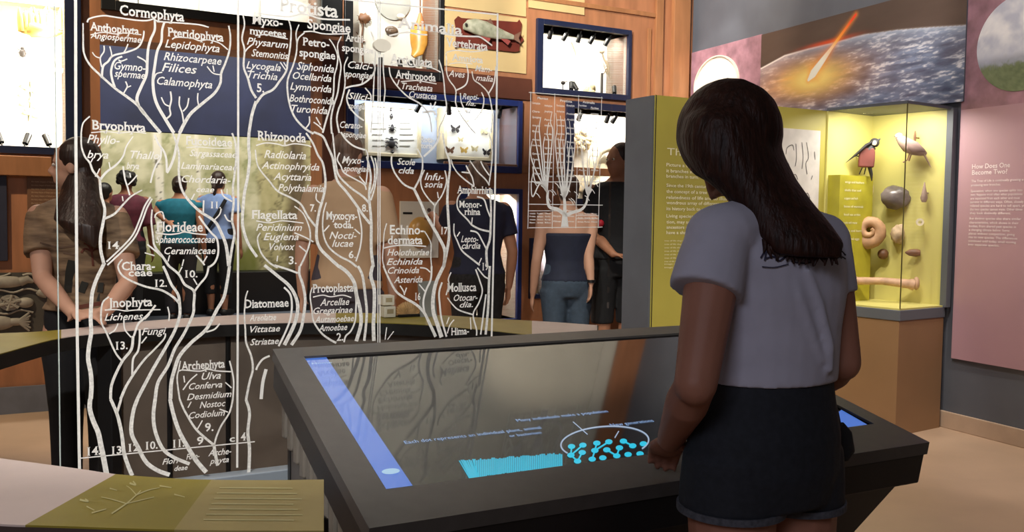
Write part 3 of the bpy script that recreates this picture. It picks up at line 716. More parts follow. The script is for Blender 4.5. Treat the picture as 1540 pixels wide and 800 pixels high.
# pink text panel
PPd = Vector((2.96-2.776, 5.38-5.8, 0)); PP = Plane((2.776, 5.8), PPd)
up1 = 1.5; zp0 = PP.hit(1450, 541)[1]; zpT = 3.4
zmid = PP.hit(1500, 160)[1]
pp = thing('text_panel', PP.at(up1/2, zp0, 0), 'pink wall panel with question heading and round landscape picture', 'exhibit panel')
s = MB(); s.pbox(PP, 0, zp0, up1, zmid, -.03, .02); s.build('panel_board', mat('pink_board', 'b48e98', .55, noise=.07, scale=1.5), pp)
s = MB(); s.pbox(PP, 0, zmid, up1, zpT, -.03, .02); s.build('panel_board', m_mauve, pp)
s = MB(); pf = lambda u, z: PP.at(u, z, .0215)
def pline(txt, x0, y, x1, cap, bold=0.):
    a = PP.hit(x0, y, .02); b = PP.hit(x1, y, .02); write(s, pf, txt, a[0], b[0], a[1], cap*5.5/F_PX, 0, bold)
pline('How Does One', 1462, 254, 1519, 7.5, .01); s.build('panel_heading', mat('pale_pink_ink', 'efdfe2', .6), pp); s = MB(); pline('Become Two?', 1462, 263, 1515, 7.5, .01)
s.build('panel_heading', mat('pale_pink_ink', 'efdfe2', .6), pp); s = MB()
rows = [('The Tree of Life is continually growing and', 274), ('producing new branches.', 280), ('Speciation, when one species splits into', 289), ('two, happens most often when populations', 294.5), ('are separated from each other and must', 300), ('survive in different ways. Often, closely', 305.5), ('related species are hard to tell apart, yet', 311), ('the two species cannot mate. Other times', 316.5), ('they look distinctly different.', 322), ('But distinct species also share similar', 330), ('characteristics, which shows in their', 336), ('bodies, from shared past species in', 341.5), ('a changing climate below. Some', 347), ('places without competition, giving', 352.5), ('rise to new species. The differences', 358), ('continued until today, small moving', 363.5), ('into separate species.', 369)]
for t_, y in rows: pline(t_, 1461-(y-274)*.05, y, 1461+len(t_)*1.92, 3.6, .012)
s.build('panel_text', mat('pale_pink_ink', 'efdfe2', .6), pp)
uc, zc = PP.hit(1536, 63, .02); rc = abs(PP.hit(1470, 63, .02)[0]-uc); rzc = 72*5.45/F_PX
def porthole(S, T):
    n = fbm(S*9, T*9, 4); n2 = fbm(S*30, T*30, 6)
    c = mixc(lin('ccd0de'), lin('ffffff'), np.clip(n*2-.5, 0, 1)); c = mixc(c, lin('a2abc2'), np.clip((.58-T)*2.2+n*.4-.2, 0, 1)*.7)
    c = mixc(c, lin('7c8292'), np.clip((.36-T+n*.12)*12, 0, 1)*.6)
    return mixc(c, mixc(lin('5a6848'), lin('8a9670'), n2), np.clip((.27-T+n2*.1)*25, 0, 1))
S_, nn_ = np.meshgrid(np.linspace(0, 1, 40), np.linspace(0, 2*math.pi, 97), indexing='ij')
mb = MB(); mb.v = [PP.at(uc+rc*S_[i, j]*math.cos(nn_[i, j]), zc+rzc*S_[i, j]*math.sin(nn_[i, j]), .022) for i in range(40) for j in range(97)]
mb.f = [(i*97+j, (i+1)*97+j, (i+1)*97+j+1, i*97+j+1) for i in range(39) for j in range(96)]
cg_ = np.clip(porthole(.5+.5*S_*np.cos(nn_), .5+.5*S_*np.sin(nn_)), 0, 1)
o = mb.build('round_picture', attr_mat('porthole_ink', .5), pp)
at_ = o.data.color_attributes.new('print', 'FLOAT_COLOR', 'POINT'); at_.data.foreach_set('color', np.concatenate([cg_.reshape(-1, 3), np.ones((40*97, 1))], 1).ravel().astype(np.float32))
# ------------------------------------------------------------------ etched glass with the tree of kingdoms
gz0 = .62
ug0 = GP.hit(87, 400)[0]; ug1 = GP.hit(917, 400)[0]
ga, gb = min(ug0, ug1), max(ug0, ug1)
gl = thing('etched_glass_panel', GP.at((ga+gb)/2, gz0-.08, 0), 'clear glass panel etched with white branching trees and plant names', 'glass panel')
s = MB(); s.pbox(GP, ga, gz0, gb, 2.75, -.012, 0); s.build('glass_pane', glass_mat('panel_glass', (.985, .99, .985), .035), gl)
m_gedge = mat('glass_edge', 'c9d6d0', .3, noise=.05)
uL = ug0
s = MB(); s.pbox(GP, uL-.0012, gz0, uL+.0012, 2.75, -.012, .001); s.build('polished_edge', m_gedge, gl)
s = MB(); s.pbox(GP, ga, gz0-.05, min(gb, GP.hit(640, 400)[0]), gz0+.002, -.03, .018); s.build('base_rail', mat('base_rail', '8a939c', .4, noise=.05), gl, bev=.003)
for px in (150, 330):
    u = GP.hit(px, 500)[0]; s = MB(); s.pbox(GP, u-.02, 0, u+.02, gz0-.05, -.025, .01); s.build('rail_post', m_black, gl, bev=.003)
m_etch = mat('frosted_etch', 'f4f1ea', .75, noise=.04, scale=120, spec=.1)
m_etch_r = mat('frosted_etch_rough', 'd9d6cf', .8, noise=.3, scale=160, col2='fbf8f0', spec=.1)
gfn = lambda u, z: GP.at(u, z, .0015)
gp = lambda x, y: GP.hit(x, y)
def px_m(x): u = gp(x, 330)[0]; p = GP.at(u, 1.3); return p.y/F_PX
OFF = {'00': (0, 0), '10': (385, 0), '20': (770, 0), '01': (0, 200), '11': (385, 200), '02': (0, 400), '12': (385, 400), '03': (0, 600)}
LINES = MB(); TRUNK = MB()
def br(reg, w, *pts, w1=None, mb=None):
    ox, oy = OFF[reg]; q_ = smooth_line([gp(ox+x/4, oy+y/4) for x, y in pts], 5); k = px_m(ox+pts[0][0]/4)
    ribbon(mb or LINES, gfn, q_, w*k, (w1 if w1 is not None else w)*k)
def trunk(reg, w, *pts, **k):
    if 'w1' in k: k['w1'] *= .84
    br(reg, w*.9, *pts, mb=TRUNK, **k)
# frame rules
def rule(w, *pts): k = px_m(pts[0][0]); ribbon(LINES, gfn, [gp(*p) for p in pts], w*k)
rule(4.2, (113.5, -40), (114, 200), (116, 500), (119.5, 706)); rule(3.2, (358, -20), (358, 300), (356.5, 703))
rule(1.6, (568.5, -40), (568, 515)); rule(1.6, (571.5, -40), (571, 515)); rule(3, (748, 20), (746, 200), (739, 506))
rule(2.4, (380, -16), (525, 0), (747, 22)); rule(1.8, (119, 689), (383, 664))
B_ = br
# --- upper left
B_('00', 2.2, (525, 135), (540, 112), (620, 95), (700, 105), (800, 120), (880, 125), (925, 113)); B_('00', 2.2, (925, 113), (960, 130), (1100, 140), (1200, 150), (1255, 165))
B_('00', 3, (930, 118), (930, 180), (905, 240), (890, 300), (885, 380), (880, 450), (850, 520), (825, 580), (825, 625), w1=4.5)
B_('00', 3, (990, 130), (975, 180), (970, 250), (945, 310), (930, 400), (920, 480), (925, 560), (945, 630), (990, 710), (1045, 800), w1=5)
B_('00', 2.2, (865, 185), (860, 230), (830, 285), (760, 315), (680, 335), (650, 370), (620, 400), (612, 470), w1=3)
trunk('00', 2, (500, 140), (500, 230), (505, 320), (540, 390), (600, 450), (690, 530), (760, 580), (830, 635), (890, 710), (965, 800), w1=6)
B_('00', 1.6, (555, 315), (575, 340), (605, 350)); B_('00', 2, (625, 275), (625, 310), (603, 350), (612, 405)); B_('00', 1.8, (660, 280), (670, 320), (670, 345)); B_('00', 1.8, (770, 265), (755, 300), (745, 315))
B_('00', 2.6, (735, 340), (700, 355), (680, 380), (668, 430), (675, 480), (690, 525), w1=3.4); B_('00', 1.8, (765, 355), (730, 368), (712, 360)); B_('00', 2.2, (825, 340), (870, 365), (885, 390))
B_('00', 2, (755, 490), (765, 520), (750, 550), (740, 568)); B_('00', 1.6, (788, 516), (762, 528)); B_('00', 4, (825, 610), (840, 650), (870, 690))
trunk('00', 2.4, (1375, 155), (1385, 220), (1380, 300), (1355, 380), (1330, 440), (1325, 500), (1290, 560), (1220, 620), (1150, 680), (1110, 740), (1080, 800), w1=6)
B_('00', 1.8, (1245, 400), (1280, 440), (1325, 450)); B_('00', 1.8, (1280, 395), (1288, 432)); B_('00', 1.8, (1035, 238), (1060, 225), (1150, 230), (1200, 245), (1250, 240), (1320, 260), (1370, 300))
B_('00', 1.8, (975, 435), (940, 445), (925, 480)); B_('00', 2, (970, 585), (990, 625), (1020, 640)); B_('00', 2.4, (1025, 550), (1030, 600), (1020, 650), (1025, 690), (1000, 715))
B_('00', 2.2, (1080, 580), (1078, 630), (1095, 680), (1105, 745)); B_('00', 2, (1135, 590), (1125, 640), (1100, 670)); B_('00', 2, (1190, 560), (1188, 600), (1197, 645))
B_('00', 1.6, (545, 210), (620, 195), (700, 205), (760, 198), (850, 210)); B_('00', 2, (540, 700), (500, 740), (488, 800))
B_('00', 1.5, (548, 798), (640, 792), (720, 800), (800, 794), (880, 803))
# --- middle left
trunk('01', 2.4, (488, 0), (490, 80), (510, 140), (540, 180), (560, 230), (600, 275), w1=4); trunk('01', 4, (600, 270), (608, 370), (630, 460), (620, 540), (605, 620), (605, 700), (625, 790), w1=5.5)
B_('01', 3.6, (605, 278), (640, 235), (700, 190), (740, 140), (760, 80), (800, 20), w1=1.6); B_('01', 1.6, (560, 150), (545, 178)); B_('01', 1.8, (600, 213), (585, 245), (572, 262)); B_('01', 1.6, (655, 175), (662, 212))
trunk('01', 4, (630, 515), (690, 485), (740, 430), (790, 380), (855, 343), w1=2.2); B_('01', 2.4, (740, 200), (750, 270), (765, 320), (780, 375)); B_('01', 2, (825, 252), (800, 282), (770, 312)); B_('01', 1.6, (780, 240), (785, 268)); B_('01', 1.6, (740, 410), (735, 380))
B_('01', 2.4, (905, 385), (870, 440), (840, 520), (800, 610), (740, 680), (640, 775)); B_('01', 2.4, (915, 395), (884, 450), (856, 526), (815, 620), (752, 694), (645, 795))
B_('01', 3, (930, 10), (950, 60), (985, 110), (1000, 160), (1003, 235)); B_('01', 3.6, (1080, 0), (1060, 80), (1050, 130), (1030, 190), (1003, 240)); B_('01', 2.4, (970, 90), (965, 150), (940, 190), (920, 240), (905, 300))
trunk('01', 3, (1040, 0), (1075, 120), (1075, 240), (1090, 330), (1130, 400), (1200, 470), (1290, 530), (1330, 600), (1360, 680), (1375, 800), w1=6)
trunk('01', 2.4, (915, 460), (910, 530), (920, 620), (930, 680), (975, 740), (1015, 800), w1=4.5); B_('01', 2, (930, 510), (940, 485), (975, 475), (988, 520)); B_('01', 2, (1170, 365), (1150, 402)); B_('01', 2.4, (1225, 405), (1222, 482)); B_('01', 2, (1330, 455), (1320, 490), (1290, 522))
B_('01', 3, (1195, 500), (1230, 550), (1270, 600), (1305, 640), (1312, 720), (1290, 780), (1250, 810)); B_('01', 2.4, (1330, 340), (1345, 380), (1395, 412)); B_('01', 2.2, (1350, 490), (1370, 525), (1402, 532)); B_('01', 1.6, (1365, 335), (1365, 370))
trunk('01', 3, (1395, 0), (1415, 60), (1420, 150), (1410, 250), (1400, 330), (1405, 420), (1395, 520), (1410, 600), (1395, 690), (1378, 800), w1=4.5)
B_('01', 2, (935, 600), (1010, 610), (1070, 605), (1110, 595), (1170, 605), (1245, 612)); B_('01', 2.4, (885, 670), (930, 705), (975, 745)); B_('01', 1.8, (870, 720), (930, 738)); B_('01', 1.8, (1020, 735), (1010, 772)); B_('01', 1.8, (1105, 760), (1095, 800)); B_('01', 2.4, (1180, 735), (1215, 775), (1230, 795)); B_('01', 2, (1245, 740), (1222, 778))
B_('01', 1.5, (1120, 88), (1200, 84), (1290, 92), (1395, 90))
# --- lower left
trunk('02', 5.5, (628, -20), (580, 80), (555, 160), (548, 240), (545, 320), (548, 400), (535, 480), (530, 560), (545, 640), (550, 720), (545, 800), w1=7.5)
trunk('03', 7, (542, 0), (540, 60), (560, 130), (590, 200), (605, 270), (620, 340), (640, 448), w1=9)
trunk('02', 2.4, (735, -40), (710, 0), (730, 50), (790, 90), (880, 125), (970, 145), (1040, 185), (1078, 225), w1=4.5); trunk('02', 4, (980, 0), (1000, 40), (1030, 110), (1070, 170), (1080, 230), (1080, 300), (1050, 390), (990, 500), (920, 620), (825, 800), w1=6)
trunk('03', 6, (826, 0), (800, 80), (790, 200), (830, 290), (880, 380), (950, 430), (1020, 455), w1=7.5)
trunk('02', 3.6, (1015, 0), (1075, 50), (1110, 110), (1165, 150), (1165, 230), (1160, 290), (1110, 400), (1050, 500), (1010, 600), (950, 700), (933, 800), w1=6); trunk('03', 6, (933, 0), (922, 100), (935, 200), (980, 300), (1045, 350), (1140, 390), w1=6)
B_('02', 3, (1255, 0), (1240, 60), (1200, 110), (1165, 158)); B_('02', 1.8, (1095, 5), (1075, 42)); B_('02', 2, (1163, 75), (1185, 112))
trunk('02', 5, (1380, 0), (1365, 100), (1345, 190), (1300, 270), (1240, 380), (1150, 460), (1080, 540), (1050, 620), (1030, 700), (1025, 800), w1=6.5); trunk('03', 6, (1022, 0), (1045, 100), (1080, 200), (1130, 290), (1180, 370), (1240, 440), w1=8)
B_('02', 2.4, (1240, 397), (1290, 380), (1322, 345))
trunk('02', 2.4, (655, 185), (620, 215), (608, 270), (610, 340), (640, 400), (670, 470), (700, 530), (735, 572), w1=3.4); trunk('02', 4.5, (800, 420), (790, 500), (740, 565), (700, 640), (670, 720), (665, 800)); trunk('03', 5, (665, 0), (700, 80), (720, 150), (735, 230), (745, 320), (770, 400), (795, 460), w1=7)
B_('02', 3, (935, 235), (900, 280), (860, 320), (830, 350), (805, 420)); B_('02', 2, (745, 320), (750, 380), (788, 428)); B_('02', 2, (710, 345), (690, 385), (655, 408)); B_('02', 2, (1008, 245), (1018, 290), (1015, 330)); B_('02', 2, (900, 290), (870, 320))
trunk('02', 2.4, (995, 405), (985, 440), (920, 510), (870, 560), (810, 640), (760, 720), (725, 800), w1=5); trunk('03', 4, (728, 0), (700, 95)); B_('02', 3, (840, 380), (840, 440), (830, 510), (800, 560), (795, 655)); B_('02', 2, (882, 425), (850, 465))
B_('02', 1.8, (630, 265), (700, 262), (760, 270), (810, 265), (965, 262))
trunk('02', 2, (1085, 570), (1075, 620), (1065, 680), (1080, 800), w1=3); trunk('03', 3, (1080, 0), (1110, 70), (1170, 170), (1230, 230), (1285, 275), w1=4.5); B_('02', 2, (1185, 650), (1140, 690), (1100, 745)); B_('02', 1.8, (1105, 660), (1110, 700)); B_('02', 2.4, (1380, 570), (1395, 630), (1405, 700), (1400, 800)); trunk('03', 3, (1400, 0), (1380, 80), (1330, 160), (1300, 230), (1287, 285)); trunk('03', 5, (1285, 270), (1295, 330), (1308, 400)); B_('02', 2, (1078, 632), (1100, 625), (1200, 632), (1250, 620), (1300, 630), (1390, 635)); B_('02', 1.8, (1355, 700), (1392, 732)); B_('03', 1.8, (1320, 60), (1370, 78)); B_('03', 1.8, (1150, 15), (1130, 52)); B_('03', 1.8, (1217, 128), (1180, 192))
trunk('02', 2, (1490, 148), (1475, 200), (1470, 300), (1475, 380), (1480, 460), (1510, 540), (1520, 620), (1500, 700), (1480, 800), w1=4.5); trunk('03', 4.5, (1478, 0), (1500, 80), (1490, 200), (1500, 300), (1495, 452), w1=6)
B_('12', 3, (82, 540), (40, 560), (10, 600), (0, 625)); B_('12', 5, (60, 620), (40, 700), (30, 800)); 
# --- upper middle
trunk('10', 2.2, (195, 120), (210, 180), (205, 280), (190, 370), (180, 430), (140, 490), (100, 540), (40, 570), (0, 622), w1=4.5); trunk('00', 2.2, (1460, 85), (1470, 150), (1455, 230), (1470, 300), (1465, 400), (1490, 470), (1510, 540), (1540, 590), w1=4.5); trunk('00', 5, (1540, 610), (1515, 690), (1497, 800))
trunk('01', 5, (1497, -5), (1495, 80), (1500, 160), (1490, 260), (1470, 360), (1460, 470), (1460, 560), (1490, 660), (1545, 745), w1=5)
B_('10', 1.8, (145, 375), (178, 422)); B_('10', 1.6, (165, 375), (182, 402)); B_('00', 2, (1522, 265), (1490, 290), (1470, 317))
trunk('10', 2, (258, 148), (240, 200), (245, 270), (240, 330), (220, 400), (190, 480), (190, 560), (205, 640), (235, 710), (290, 770), (345, 805), w1=4); B_('10', 2, (290, 198), (255, 230), (245, 272)); trunk('10', 2, (440, 235), (470, 280), (490, 340), (485, 400), (470, 460), (465, 560), (450, 630), (425, 710), (400, 800), w1=3.4); trunk('10', 2, (512, 220), (490, 270), (495, 330), (510, 400), (500, 480), (490, 560), (465, 640), (450, 720), (455, 805), w1=3.4); trunk('10', 2, (552, 343), (530, 400), (535, 480), (530, 540), (510, 620), (495, 660), (485, 720), (500, 800), w1=3.4)
B_('10', 2, (320, 700), (320, 740), (298, 772)); B_('10', 2, (345, 735), (380, 760), (402, 785)); B_('10', 2, (360, 705), (387, 752))
B_('10', 2.6, (700, 370), (715, 410), (695, 460), (640, 505), (570, 520), (532, 532)); B_('10', 1.6, (645, 470), (635, 505)); B_('10', 2.4, (562, 538), (545, 590), (560, 640), (600, 690), (648, 725)); B_('10', 2, (655, 528), (688, 570), (690, 605))
B_('10', 2.6, (0, 78), (100, 93), (200, 100), (270, 85), (330, 95), (400, 115), (565, 120)); B_('10', 2, (285, 192), (340, 190), (420, 205), (560, 203)); B_('10', 1.6, (-5, 215), (60, 208), (120, 222), (190, 235))
trunk('10', 2.4, (690, 190), (715, 270), (715, 380), (710, 450), (705, 560), (700, 660), (690, 800)); trunk('10', 2.2, (765, 330), (765, 420), (775, 540), (770, 600), (765, 700), (765, 800))
trunk('10', 2.4, (800, 405), (810, 460), (850, 520), (910, 580), (980, 620), (1020, 660), (1045, 710), (1055, 795), w1=3); trunk('10', 2.4, (1100, 360), (1120, 430), (1130, 500), (1135, 570), (1145, 640), (1130, 710), (1105, 760), (1100, 800)); B_('10', 1.8, (860, 480), (850, 512)); B_('10', 1.8, (810, 392), (870, 385), (930, 402), (980, 395), (1060, 410), (1110, 435)); B_('10', 1.6, (870, 492), (960, 485), (1030, 495), (1085, 505)); B_('10', 2, (1048, 620), (1060, 655), (1080, 613)); B_('10', 3.4, (1000, 678), (1060, 670), (1080, 692)); B_('10', 2.6, (1085, 705), (1080, 725))
B_('10', 2.4, (800, 215), (900, 195), (960, 205), (1030, 210)); B_('10', 2.4, (1110, 200), (1200, 215), (1300, 220), (1350, 225), (1420, 275))
trunk('10', 2, (1142, 318), (1145, 370), (1145, 430), (1160, 480), (1200, 540), (1200, 620), (1230, 690), (1280, 760), (1320, 805), w1=3); B_('10', 1.6, (1145, 315), (1200, 303), (1290, 312), (1370, 305)); B_('10', 2.2, (1265, 388), (1275, 450), (1260, 510), (1200, 545)); B_('10', 1.4, (1160, 385), (1220, 378), (1300, 385)); trunk('10', 2, (1298, 430), (1310, 480), (1350, 510), (1395, 560), (1415, 640), (1420, 720), (1412, 800), w1=3); B_('10', 2.2, (1442, 400), (1430, 500), (1398, 562)); B_('10', 2, (1228, 560), (1235, 620), (1268, 682)); B_('10', 2, (1355, 555), (1370, 600), (1355, 670), (1310, 725))
# --- centre
B_('11', 2, (0, 75), (60, 60), (130, 67), (170, 77), (230, 65), (310, 75), (332, 85)); trunk('11', 2.2, (-5, 100), (5, 180), (30, 230), (80, 290), (130, 350), (210, 390), (270, 430), (310, 500), (358, 562), w1=4); trunk('11', 2, (230, 440), (280, 480), (310, 540), (325, 600), (320, 670), (290, 750), (265, 800), w1=3.4)
trunk('11', 3, (300, 0), (340, 60), (370, 130), (400, 180), (415, 260), (415, 330), (400, 400), (380, 470), (365, 560), (365, 640), (390, 700), (450, 760), (500, 805), w1=6); trunk('11', 3.6, (345, -5), (400, 20), (430, 80), (460, 150), (470, 210), (490, 290), (540, 350), (600, 430), (640, 490), (685, 545), w1=5); trunk('11', 2.6, (460, 0), (470, 100), (480, 190), (500, 260), (570, 330), (640, 380), (682, 425), w1=4); B_('11', 2.6, (510, -5), (540, 40), (590, 80), (655, 102))
B_('11', 2.2, (502, 118), (488, 160), (510, 200), (530, 240), (600, 280), (650, 310), (662, 342)); B_('11', 2, (620, 260), (662, 312)); trunk('11', 3, (665, 140), (680, 200), (690, 270), (680, 350), (682, 420), (692, 540), (692, 700), (705, 805), w1=6); trunk('11', 2.6, (690, 138), (710, 200), (710, 290), (688, 365)); trunk('11', 2.6, (715, 150), (725, 220), (715, 320), (690, 405)); B_('11', 2, (660, 100), (672, 140), (668, 240), (660, 310))
trunk('11', 2, (422, 418), (405, 480), (400, 560), (410, 630), (440, 690), (500, 740), (560, 770), (605, 805), w1=4); B_('11', 2.4, (610, 458), (625, 520), (635, 600), (625, 690), (600, 772)); B_('11', 2, (440, 555), (408, 592)); B_('11', 2, (592, 578), (625, 607)); B_('11', 2, (362, 362), (362, 400), (386, 422))
trunk('11', 2, (25, 600), (8, 640), (30, 720), (80, 780), (130, 810), w1=3.4); B_('11', 2, (230, 600), (290, 625), (345, 655)); B_('11', 2, (258, 678), (305, 717)); B_('11', 1.8, (130, 738), (125, 772)); B_('11', 1.8, (0, 528), (80, 540), (160, 528), (285, 542))
trunk('11', 2.6, (815, 140), (815, 190), (840, 250), (890, 310), (945, 335), w1=3.6); trunk('11', 2.6, (1000, 145), (1000, 210), (985, 270), (950, 338), w1=3.6); trunk('11', 4.5, (948, 335), (985, 410), (1020, 490), (1060, 560), (1100, 630), (1135, 710), (1128, 805), w1=6.5); B_('11', 3, (1105, 0), (1080, 70), (1008, 142)); B_('11', 2, (970, 95), (1000, 150))
trunk('11', 2, (1012, 222), (990, 280), (1000, 340), (1040, 400), (1072, 432), w1=3); trunk('11', 2.4, (1135, 225), (1145, 290), (1120, 370), (1075, 440), (1072, 500), (1070, 565)); B_('11', 1.8, (1090, 355), (1096, 392)); trunk('11', 3, (1122, 0), (1135, 90), (1160, 160), (1165, 220), (1155, 300), (1150, 400), (1155, 500), (1160, 620), (1145, 720), (1128, 800), w1=6)
trunk('11', 2, (1172, 158), (1185, 200), (1220, 250), (1280, 300), (1312, 322), w1=3); B_('11', 2.2, (1262, 195), (1285, 240), (1300, 270), (1310, 315)); B_('11', 2, (1235, 235), (1282, 240)); trunk('11', 2, (1285, 165), (1330, 230), (1380, 280), (1402, 315), w1=3); B_('11', 2.2, (1350, 170), (1370, 210), (1402, 255)); trunk('11', 2.4, (1400, 0), (1420, 100), (1415, 200), (1400, 310))
trunk('11', 2.2, (1232, 360), (1210, 400), (1215, 460), (1270, 520), (1300, 555), (1350, 580), (1402, 592), w1=3.6); B_('11', 1.8, (1300, 508), (1296, 548)); B_('11', 2.4, (1328, 383), (1370, 400), (1390, 460), (1408, 505)); trunk('11', 3.4, (1405, 330), (1412, 450), (1410, 560), (1405, 640), (1385, 710), (1390, 805), w1=5); B_('11', 2.4, (1288, 588), (1330, 600), (1360, 650), (1388, 705)); trunk('11', 2.2, (1190, 545), (1190, 600), (1210, 650), (1240, 710), (1300, 760), (1345, 795), w1=3.6); B_('11', 1.8, (1225, 595), (1208, 622)); B_('11', 1.8, (1355, 752), (1338, 790))
trunk('11', 2, (785, 543), (770, 600), (765, 680), (760, 760), (770, 805)); trunk('11', 2, (1012, 590), (1050, 660), (1050, 740), (1055, 805)); B_('11', 2, (768, 692), (820, 680), (880, 675), (950, 677), (1022, 682))
# --- lower centre
trunk('12', 5, (50, -5), (130, 60), (200, 120), (240, 190), (250, 260), (230, 350), (170, 475), w1=7); B_('12', 3, (168, 128), (205, 170), (215, 240), (205, 320), (175, 400), (135, 482)); B_('12', 3, (110, -5), (190, 20), (250, 42)); trunk('12', 4, (262, 0), (260, 50), (280, 110), (295, 200), (285, 300), (265, 390), (212, 475), w1=6)
trunk('12', 2, (337, 128), (325, 180), (335, 260), (345, 330), (390, 400), (440, 440), (482, 462), w1=4); B_('12', 2.6, (585, 118), (600, 190), (600, 260), (595, 330), (570, 390), (540, 420), (528, 458)); B_('12', 1.8, (342, 187), (400, 175), (450, 185), (520, 175), (572, 190))
trunk('12', 6, (498, 0), (550, 40), (590, 100), (605, 180), (625, 260), (630, 350), (602, 452), w1=7); trunk('12', 4.5, (612, 0), (640, 60), (655, 170), (665, 270), (660, 360), (650, 450)); trunk('12', 6, (700, 0), (690, 60), (710, 140), (710, 250), (705, 350), (708, 450), w1=7)
trunk('12', 3, (765, 0), (800, 80), (840, 150), (890, 190), (960, 230), (1010, 280), (1040, 340), (1080, 425), w1=6); B_('12', 3, (1055, 0), (1050, 80), (1020, 150), (1005, 220), (1015, 292)); B_('12', 2, (985, 10), (1020, 15), (1047, 37)); B_('12', 2, (865, 118), (885, 150), (892, 175)); B_('12', 2, (905, 130), (892, 165)); B_('12', 2, (980, 110), (1015, 152))
trunk('12', 6, (1128, 0), (1085, 90), (1065, 180), (1065, 270), (1090, 350), (1115, 428), w1=8); B_('12', 3, (1118, 98), (1100, 160), (1105, 240), (1115, 320), (1145, 425))
B_('12', 2, (1172, 38), (1155, 80), (1160, 110), (1142, 175)); trunk('12', 2.2, (1150, 190), (1180, 230), (1220, 265), (1302, 292), w1=3); B_('12', 2.4, (1320, 20), (1345, 90), (1360, 150), (1340, 220), (1305, 290), (1325, 380), (1325, 418)); B_('12', 2.2, (1330, 10), (1370, 60), (1395, 75)); B_('12', 2.6, (1382, 170), (1370, 260), (1360, 340), (1350, 412)); trunk('12', 4.5, (1405, 0), (1400, 100), (1395, 250), (1380, 412)); B_('12', 1.8, (1190, 323), (1165, 355), (1150, 405)); B_('12', 1.8, (1160, 308), (1145, 350)); B_('12', 1.8, (1288, 310), (1292, 382)); B_('12', 1.6, (785, 368), (775, 442)); B_('12', 1.6, (827, 393), (790, 442))
LINES.build('etched_twigs', m_etch, gl); TRUNK.build('etched_branches', m_etch_r, gl)
# --- lettering
HEAD = [('Cormophyta', 180, 277, 27.5, 15), ('Anthophyta', 135, 209, 49, 12), ('Pteridophyta', 252, 336, 58.5, 13), ('Bryophyta', 138, 219, 196.5, 14), ('Fucoideae', 279, 349, 219, 13), ('11.', 317, 332, 313, 10), ('Florideae', 235, 305, 348, 15), ('14.', 162, 182, 374, 11), ('Chara-', 183, 233, 406, 13), ('ceae', 193, 229, 415, 11), ('12.', 233, 251, 431, 11), ('10.', 278, 297, 417, 11), ('Jnophyta', 162, 229, 461, 14), ('13.', 174, 192, 525, 12), ('Archephyta', 272, 338, 554.5, 13), ('9.', 308, 321, 648, 13),
 ('14.', 131, 151, 684, 13), ('13.', 168, 187, 682, 12), ('12.', 193, 213, 678, 12), ('10.', 219, 237, 675, 12), ('11.', 260, 277, 672, 12), ('9', 296, 306, 668, 12), ('c', 345, 353, 664, 10), ('4', 362, 370, 662, 12),
 ('Protista', 420, 508, 21.5, 20), ('Myxo-', 379, 425, 38, 13), ('mycetes', 375, 430, 54, 11), ('5.', 386, 397, 138.5, 13), ('Spongiae', 462, 527, 46, 14), ('Petro-', 455, 495, 70, 12), ('spongiae', 450, 504, 87, 12), ('Archi-', 519, 549, 63, 11), ('spongiae', 514, 562, 79, 11), ('Animalia', 596, 695, 47, 15), ('Articulata', 586, 650, 98, 14), ('Arthropoda', 594, 655, 120, 12), ('Vertebrata', 670, 733, 73, 13), ('Amniota', 679, 726, 93, 10),
 ('Rhizopoda', 387, 460, 212.5, 14), ('Flagellata', 378, 447, 329, 13), ('3.', 434, 446, 397, 12), ('7.', 466, 475, 318, 11), ('8.', 544, 553, 318, 11), ('Myxocys-', 490, 537, 330, 12), ('toda.', 501, 531, 343, 11), ('6.', 524, 535, 388, 11), ('Amphirrhina', 687, 741, 291, 11), ('Monor-', 690, 724, 312, 10), ('rhina', 698, 722, 323, 10), ('17', 663, 673, 352, 11), ('Echino-', 586, 637, 352, 14), ('dermata', 583, 635, 367, 13), ('Diatomeae', 368, 434, 462, 13), ('Protoplasta', 470, 531, 439, 13), ('2.', 506, 516, 512, 12), ('Mollusca', 672, 716, 438, 13), ('Hima-', 678, 705, 503, 11), ('16', 624, 632, 451, 11), ('Rota-', 632, 653, 214, 9), ('toria', 632, 650, 223, 8), ('19', 725, 734, 406, 11)]
